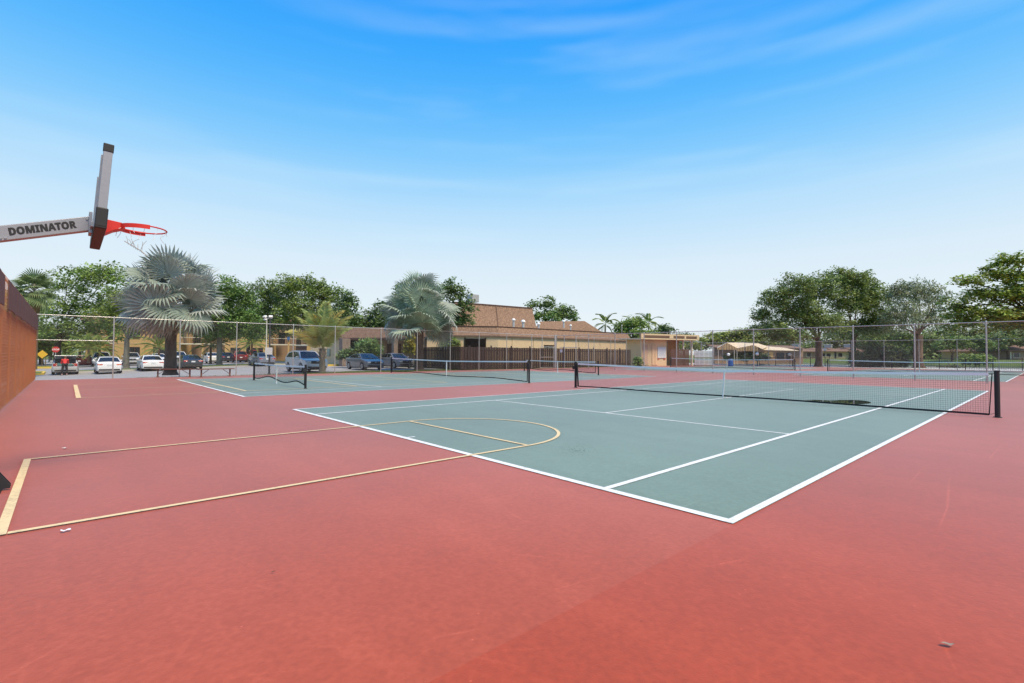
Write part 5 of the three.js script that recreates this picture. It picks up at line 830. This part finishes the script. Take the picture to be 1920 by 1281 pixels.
{ // equipment shed
  const t = thing('equipment_shed', 'tan flat-roofed shed with slotted fascia and notice board', 'shed'), a = col(1196, 60), b = col(1301, 64), S = px => alongWall(a, b, px), H = 3.25;
  part(t, 'wall', wallBox(a.clone().addScaledVector(b.clone().sub(a).normalize(), S(1203)), a.clone().addScaledVector(b.clone().sub(a).normalize(), S(1250)), 0, H, 3), M.cream);
  part(t, 'rear_wall', panelOn(a, b, S(1250), S(1297), 0, H, -2.4, 0.15), M.tan2);
  const rf = part(t, 'roof', panelOn(a, b, S(1193), S(1301), H, H + 0.16, -1.2, 4.2), M.cream);
  part(rf, 'fascia_rail', panelOn(a, b, S(1193), S(1301), H + 0.5, H + 0.68, 0.86, 0.12), M.cream);
  for (const [x0, x1] of [[1193, 1198], [1246, 1253], [1274, 1276.5], [1297, 1301]]) part(rf, 'fascia_post', panelOn(a, b, S(x0), S(x1), H + 0.16, H + 0.5, 0.86, 0.12), M.cream);
  part(rf, 'slot_backing', panelOn(a, b, S(1194), S(1300), H + 0.16, H + 0.6, 0.5, 0.06), M.fascia);
  for (const px of [1277, 1293]) part(t, 'post', panelOn(a, b, S(px), S(px) + 0.16, 0, H, 0.3, 0.16), M.pale);
  for (const [x0, x1] of [[1205, 1214.5], [1222, 1227], [1228, 1232]]) part(t, 'door_panel', panelOn(a, b, S(x0), S(x1), 0.1, 2.6, 0.03, 0.05), x0 < 1210 ? mat(0.55, 0.4, 0.29, 0.9) : M.tan);
  const nb = part(t, 'notice_board', panelOn(a, b, S(1232.5), S(1248), 0.98, 2.35, 0.06, 0.05), mat(0.62, 0.68, 0.72, 0.6)); for (let i = 0; i < 7; i++) part(nb, 'text_line', panelOn(a, b, S(1234), S(1246.5) - (i * 37 % 5) * 0.05, 1.25 + i * 0.14, 1.29 + i * 0.14, 0.088, 0.004), mat(0.4, 0.48, 0.6, 0.7)); part(nb, 'red_mark', mg([panelOn(a, b, S(1233), S(1235.5), 0.82, 0.96, 0.06, 0.04), panelOn(a, b, S(1244), S(1247.5), 0.82, 0.96, 0.06, 0.04)]), mat(0.5, 0.08, 0.07, 0.6));
  const scr = thing('storage_screen', 'dark brown storage screen under the shed roof', 'screen'); for (let i = 0; i < 18; i++) part(scr, 'board', panelOn(a, b, S(1253) + i * 0.17, S(1253) + i * 0.17 + 0.15, 0, 2.1, 0.45 + (i % 2) * 0.03, 0.03), M.brownTrim);
}
for (let r = 0; r < 2; r++) for (let k = 0; k < 2; k++) { // crates of white slats
  const p = col(1311 + k * 17, 61 + k * 0.3), y0 = r * 0.98, t = thing('slatted_crate', [['white slatted crate at the bottom beside the storage screen', 'white slatted crate at the bottom beside the awning'], ['white slatted crate stacked on top beside the storage screen', 'white slatted crate stacked on top beside the awning']][r][k], 'crate', 'white slatted crates'), Q = q => q.rotateY(0.55).translate(p.x, y0, p.z);
  for (let i = 0; i < 5; i++) part(t, 'slat', Q(box(1.08, 0.1, 0.03, 0, 0.2 + i * 0.165, 0.5)), M.white); for (let i = 0; i < 5; i++) part(t, 'slat', Q(box(0.03, 0.1, 1.0, -0.54, 0.2 + i * 0.165, 0)), M.white);
  for (const x of [-0.5, 0, 0.5]) part(t, 'upright', Q(box(0.07, 0.92, 0.05, x, 0.5, 0.47)), M.white); part(t, 'base', Q(box(1.1, 0.1, 1.0, 0, 0.06, 0)), mat(0.4, 0.36, 0.3, 0.9)); part(t, 'load', Q(box(0.98, 0.78, 0.9, 0, 0.52, 0)), mat(0.5, 0.47, 0.43, 0.9));
}
{ const p = col(1370, 60.5), t = thing('barrel', 'blue plastic barrel below the globe lamp', 'barrel'); part(t, 'drum', new THREE.LatheGeometry([[0, 0], [0.27, 0.01], [0.29, 0.1], [0.3, 0.3], [0.285, 0.32], [0.3, 0.34], [0.3, 0.6], [0.285, 0.62], [0.29, 0.85], [0.26, 0.92], [0, 0.93]].map(q => new THREE.Vector2(...q)), 18).translate(p.x, 0, p.z), mat(0.04, 0.12, 0.4, 0.5)); part(t, 'lid_ring', new THREE.TorusGeometry(0.27, 0.015, 6, 20).rotateX(Math.PI / 2).translate(p.x, 0.91, p.z), M.steel); }
{ // terrace awning with striped valance
  const t = thing('striped_awning', 'cream terrace awning with brown and tan striped valance', 'awning'), d = 70, P = (px, py, dd = d) => at(px, py, dd), cream = mat(0.7, 0.58, 0.42, 0.85), stB = mat(0.2, 0.12, 0.07, 0.9), stT = mat(0.68, 0.52, 0.3, 0.9);
  const front = [[1345, 653], [1363, 643], [1382, 653], [1400, 651], [1412, 647], [1430, 655]].map(q => P(...q)), rear = [[1345, 651, 76], [1363, 642, 76], [1382, 642, 76], [1400, 643, 76], [1422, 644, 76], [1440, 650, 76]].map(q => P(...q));
  const rf = part(t, 'canopy', ribbon(front, rear), cream); part(t, 'long_roof', ribbon([P(1412, 656, 71), P(1500, 658, 75)], [P(1425, 648.5, 77), P(1470, 652, 78)]), cream);
  for (let px = 1345; px < 1423; px += 1.5) { const top = px < 1363 ? 653 - (px - 1345) / 18 * 10 : px < 1382 ? 643 + (px - 1363) / 19 * 10 : px < 1412 ? 653 - (px - 1382) / 30 * 6 : 647 + (px - 1412) / 11 * 5, a = P(px, top), b = P(px + 1.4, top), y = P(px, px < 1382 ? 656 : 658.5).y; const s = part(rf, 'valance_stripe', ribbon([a.clone().setY(y), b.clone().setY(y)], [a, b]), Math.round((px - 1345) / 1.5) % 2 ? stB : stT); s.material.side = THREE.DoubleSide; }
  for (const px of [1347, 1377, 1382, 1421]) { const p = col(px, d), y = P(px, 656).y; part(t, 'post', cyl(0.04, 0.04, y, p.x, y / 2, p.z, 8), M.pale); }
  const h = thing('terrace_building', 'dark brown terrace building with tan panels behind the awning', 'building'), a = col(1340, 78), b = col(1506, 82); part(h, 'wall', wallBox(a, b, 0, 2.6, 0.3), M.darkWall); for (const [x0, x1] of [[1431, 1438], [1441, 1449]]) part(h, 'panel', panelOn(a, b, alongWall(a, b, x0), alongWall(a, b, x1), 1.0, 2.0, 0.05, 0.05), M.tan2); for (const [x0, x1] of [[1456, 1470], [1474, 1482]]) part(h, 'window', panelOn(a, b, alongWall(a, b, x0), alongWall(a, b, x1), 0.8, 1.8, 0.05, 0.05), M.winGlass);
  part(h, 'roof', ribbon([a.clone().setY(2.55).add(V3(0.6, 0, 0.6)), b.clone().setY(2.55).add(V3(0.6, 0, 0.6))], [a.clone().setY(3.1).add(V3(-3, 0, -3)), b.clone().setY(3.1).add(V3(-3, 0, -3))]), M.shingleD);
}
// houses across the lake
function house(label, x0, x1, d, yw, roofRise, wm, rm, wins, o = {}) {
  const t = thing('house', label, 'house', 'houses across the lake'), a = col(x0, d, 0), b = col(x1, d * (o.skew ?? 1.02), 0), g0 = 0.45, H = g0 + yw, S = px => alongWall(a, b, px), d3 = b.clone().sub(a).normalize(), n = V3(-d3.z, 0, d3.x); if (n.dot(camera.position.clone().sub(a)) < 0) n.negate();
  part(t, 'wall', wallBox(a, b, g0, H, 8), wm);
  const e0 = a.clone().addScaledVector(n, 0.7).addScaledVector(d3, -0.7).setY(H - 0.1), e1 = b.clone().addScaledVector(n, 0.7).addScaledVector(d3, 0.7).setY(H - 0.1), r0 = a.clone().addScaledVector(n, -4).addScaledVector(d3, o.hip ?? 1.5).setY(H + roofRise), r1 = b.clone().addScaledVector(n, -4).addScaledVector(d3, -(o.hip ?? 1.5)).setY(H + roofRise), f0 = a.clone().addScaledVector(n, -8.7).addScaledVector(d3, -0.7).setY(H - 0.1), f1 = b.clone().addScaledVector(n, -8.7).addScaledVector(d3, 0.7).setY(H - 0.1);
  const rf = part(t, 'roof', mg([ribbon([e0, e1], [r0, r1]), ribbon([f0, e0], [r0, r0]), ribbon([e1, f1], [r1, r1])]), rm); part(rf, 'fascia', beam(e0, e1, 0.06, 0.18), M.fascia);
  for (const [p0, p1, y0, y1, m] of wins) { const w = part(t, m === M.winGlass ? 'window' : 'door', panelOn(a, b, S(p0), S(p1), g0 + y0, g0 + y1, 0.04, 0.06), m); part(w, 'frame', mg([panelOn(a, b, S(p0) - 0.08, S(p0), g0 + y0, g0 + y1, 0.06, 0.08), panelOn(a, b, S(p1), S(p1) + 0.08, g0 + y0, g0 + y1, 0.06, 0.08), panelOn(a, b, S(p0) - 0.08, S(p1) + 0.08, g0 + y0 - 0.08, g0 + y0, 0.06, 0.08)]), M.pale); }
  for (const px of o.ac ?? []) { const p = r0.clone().lerp(r1, (px - x0) / (x1 - x0)).add(V3(1.2, 0.35, 1.2)), u = part(t, 'roof_unit', rbox(1.5, 0.75, 1.2, p.x, p.y, p.z, 0.08), M.acGrey); part(u, 'cap', rbox(1.7, 0.1, 1.4, p.x, p.y + 0.4, p.z, 0.03), M.white); }
  return t;
}
const g = M.winGlass, gd = mat(0.3, 0.33, 0.37, 0.6);
house('low house with dark porch and brown roof behind the terrace', 1486, 1532, 112, 1.9, 0.9, M.darkWall, M.shingleD, [[1496, 1502, 0.6, 1.5, g], [1512, 1520, 0.6, 1.5, g]], { ac: [1516] });
house('pale yellow house with white windows between the oak trunks', 1539, 1592, 116, 2.0, 0.8, mat(0.68, 0.56, 0.34, 0.9), M.shingleD, [[1541, 1547, 0.7, 1.4, g], [1549, 1557, 0.7, 1.4, g], [1564, 1568, 0.1, 1.8, g], [1571, 1579, 0.6, 1.5, g]], { ac: [1577] });
house('brown-roofed house with dark screened porch behind the slimmer oak', 1596, 1640, 118, 1.9, 1.0, M.darkWall, M.shingleD, [[1600, 1606, 0.5, 1.5, g], [1612, 1622, 0.5, 1.5, g]], { ac: [1608] });
house('tan house with blue-grey garage door on the far lake bank', 1846, 1885, 104, 2.1, 1.1, M.tan2, M.shingleD, [[1856, 1862, 0.8, 1.6, g], [1868, 1882, 0.1, 1.9, gd]]);
house('brown house with dark wide window and white corner post on the far bank', 1888, 1960, 100, 2.2, 1.2, mat(0.3, 0.22, 0.16, 0.9), M.shingleD, [[1890, 1895, 0.1, 1.9, M.pale], [1900, 1911, 0.7, 1.7, g]]);
house('white distant house seen past the stop sign', 78, 112, 120, 2.2, 0.8, mat(0.6, 0.6, 0.6, 0.9), M.concrete, [[84, 90, 0.8, 1.6, g], [96, 104, 0.8, 1.6, g]]);


// ---------- shadows on for everything, render ----------
scene.traverse(o => { if (o.isMesh) { o.castShadow = true; o.receiveShadow = true; } });
renderer.setSize(1024, 683);
renderer.render(scene, camera);
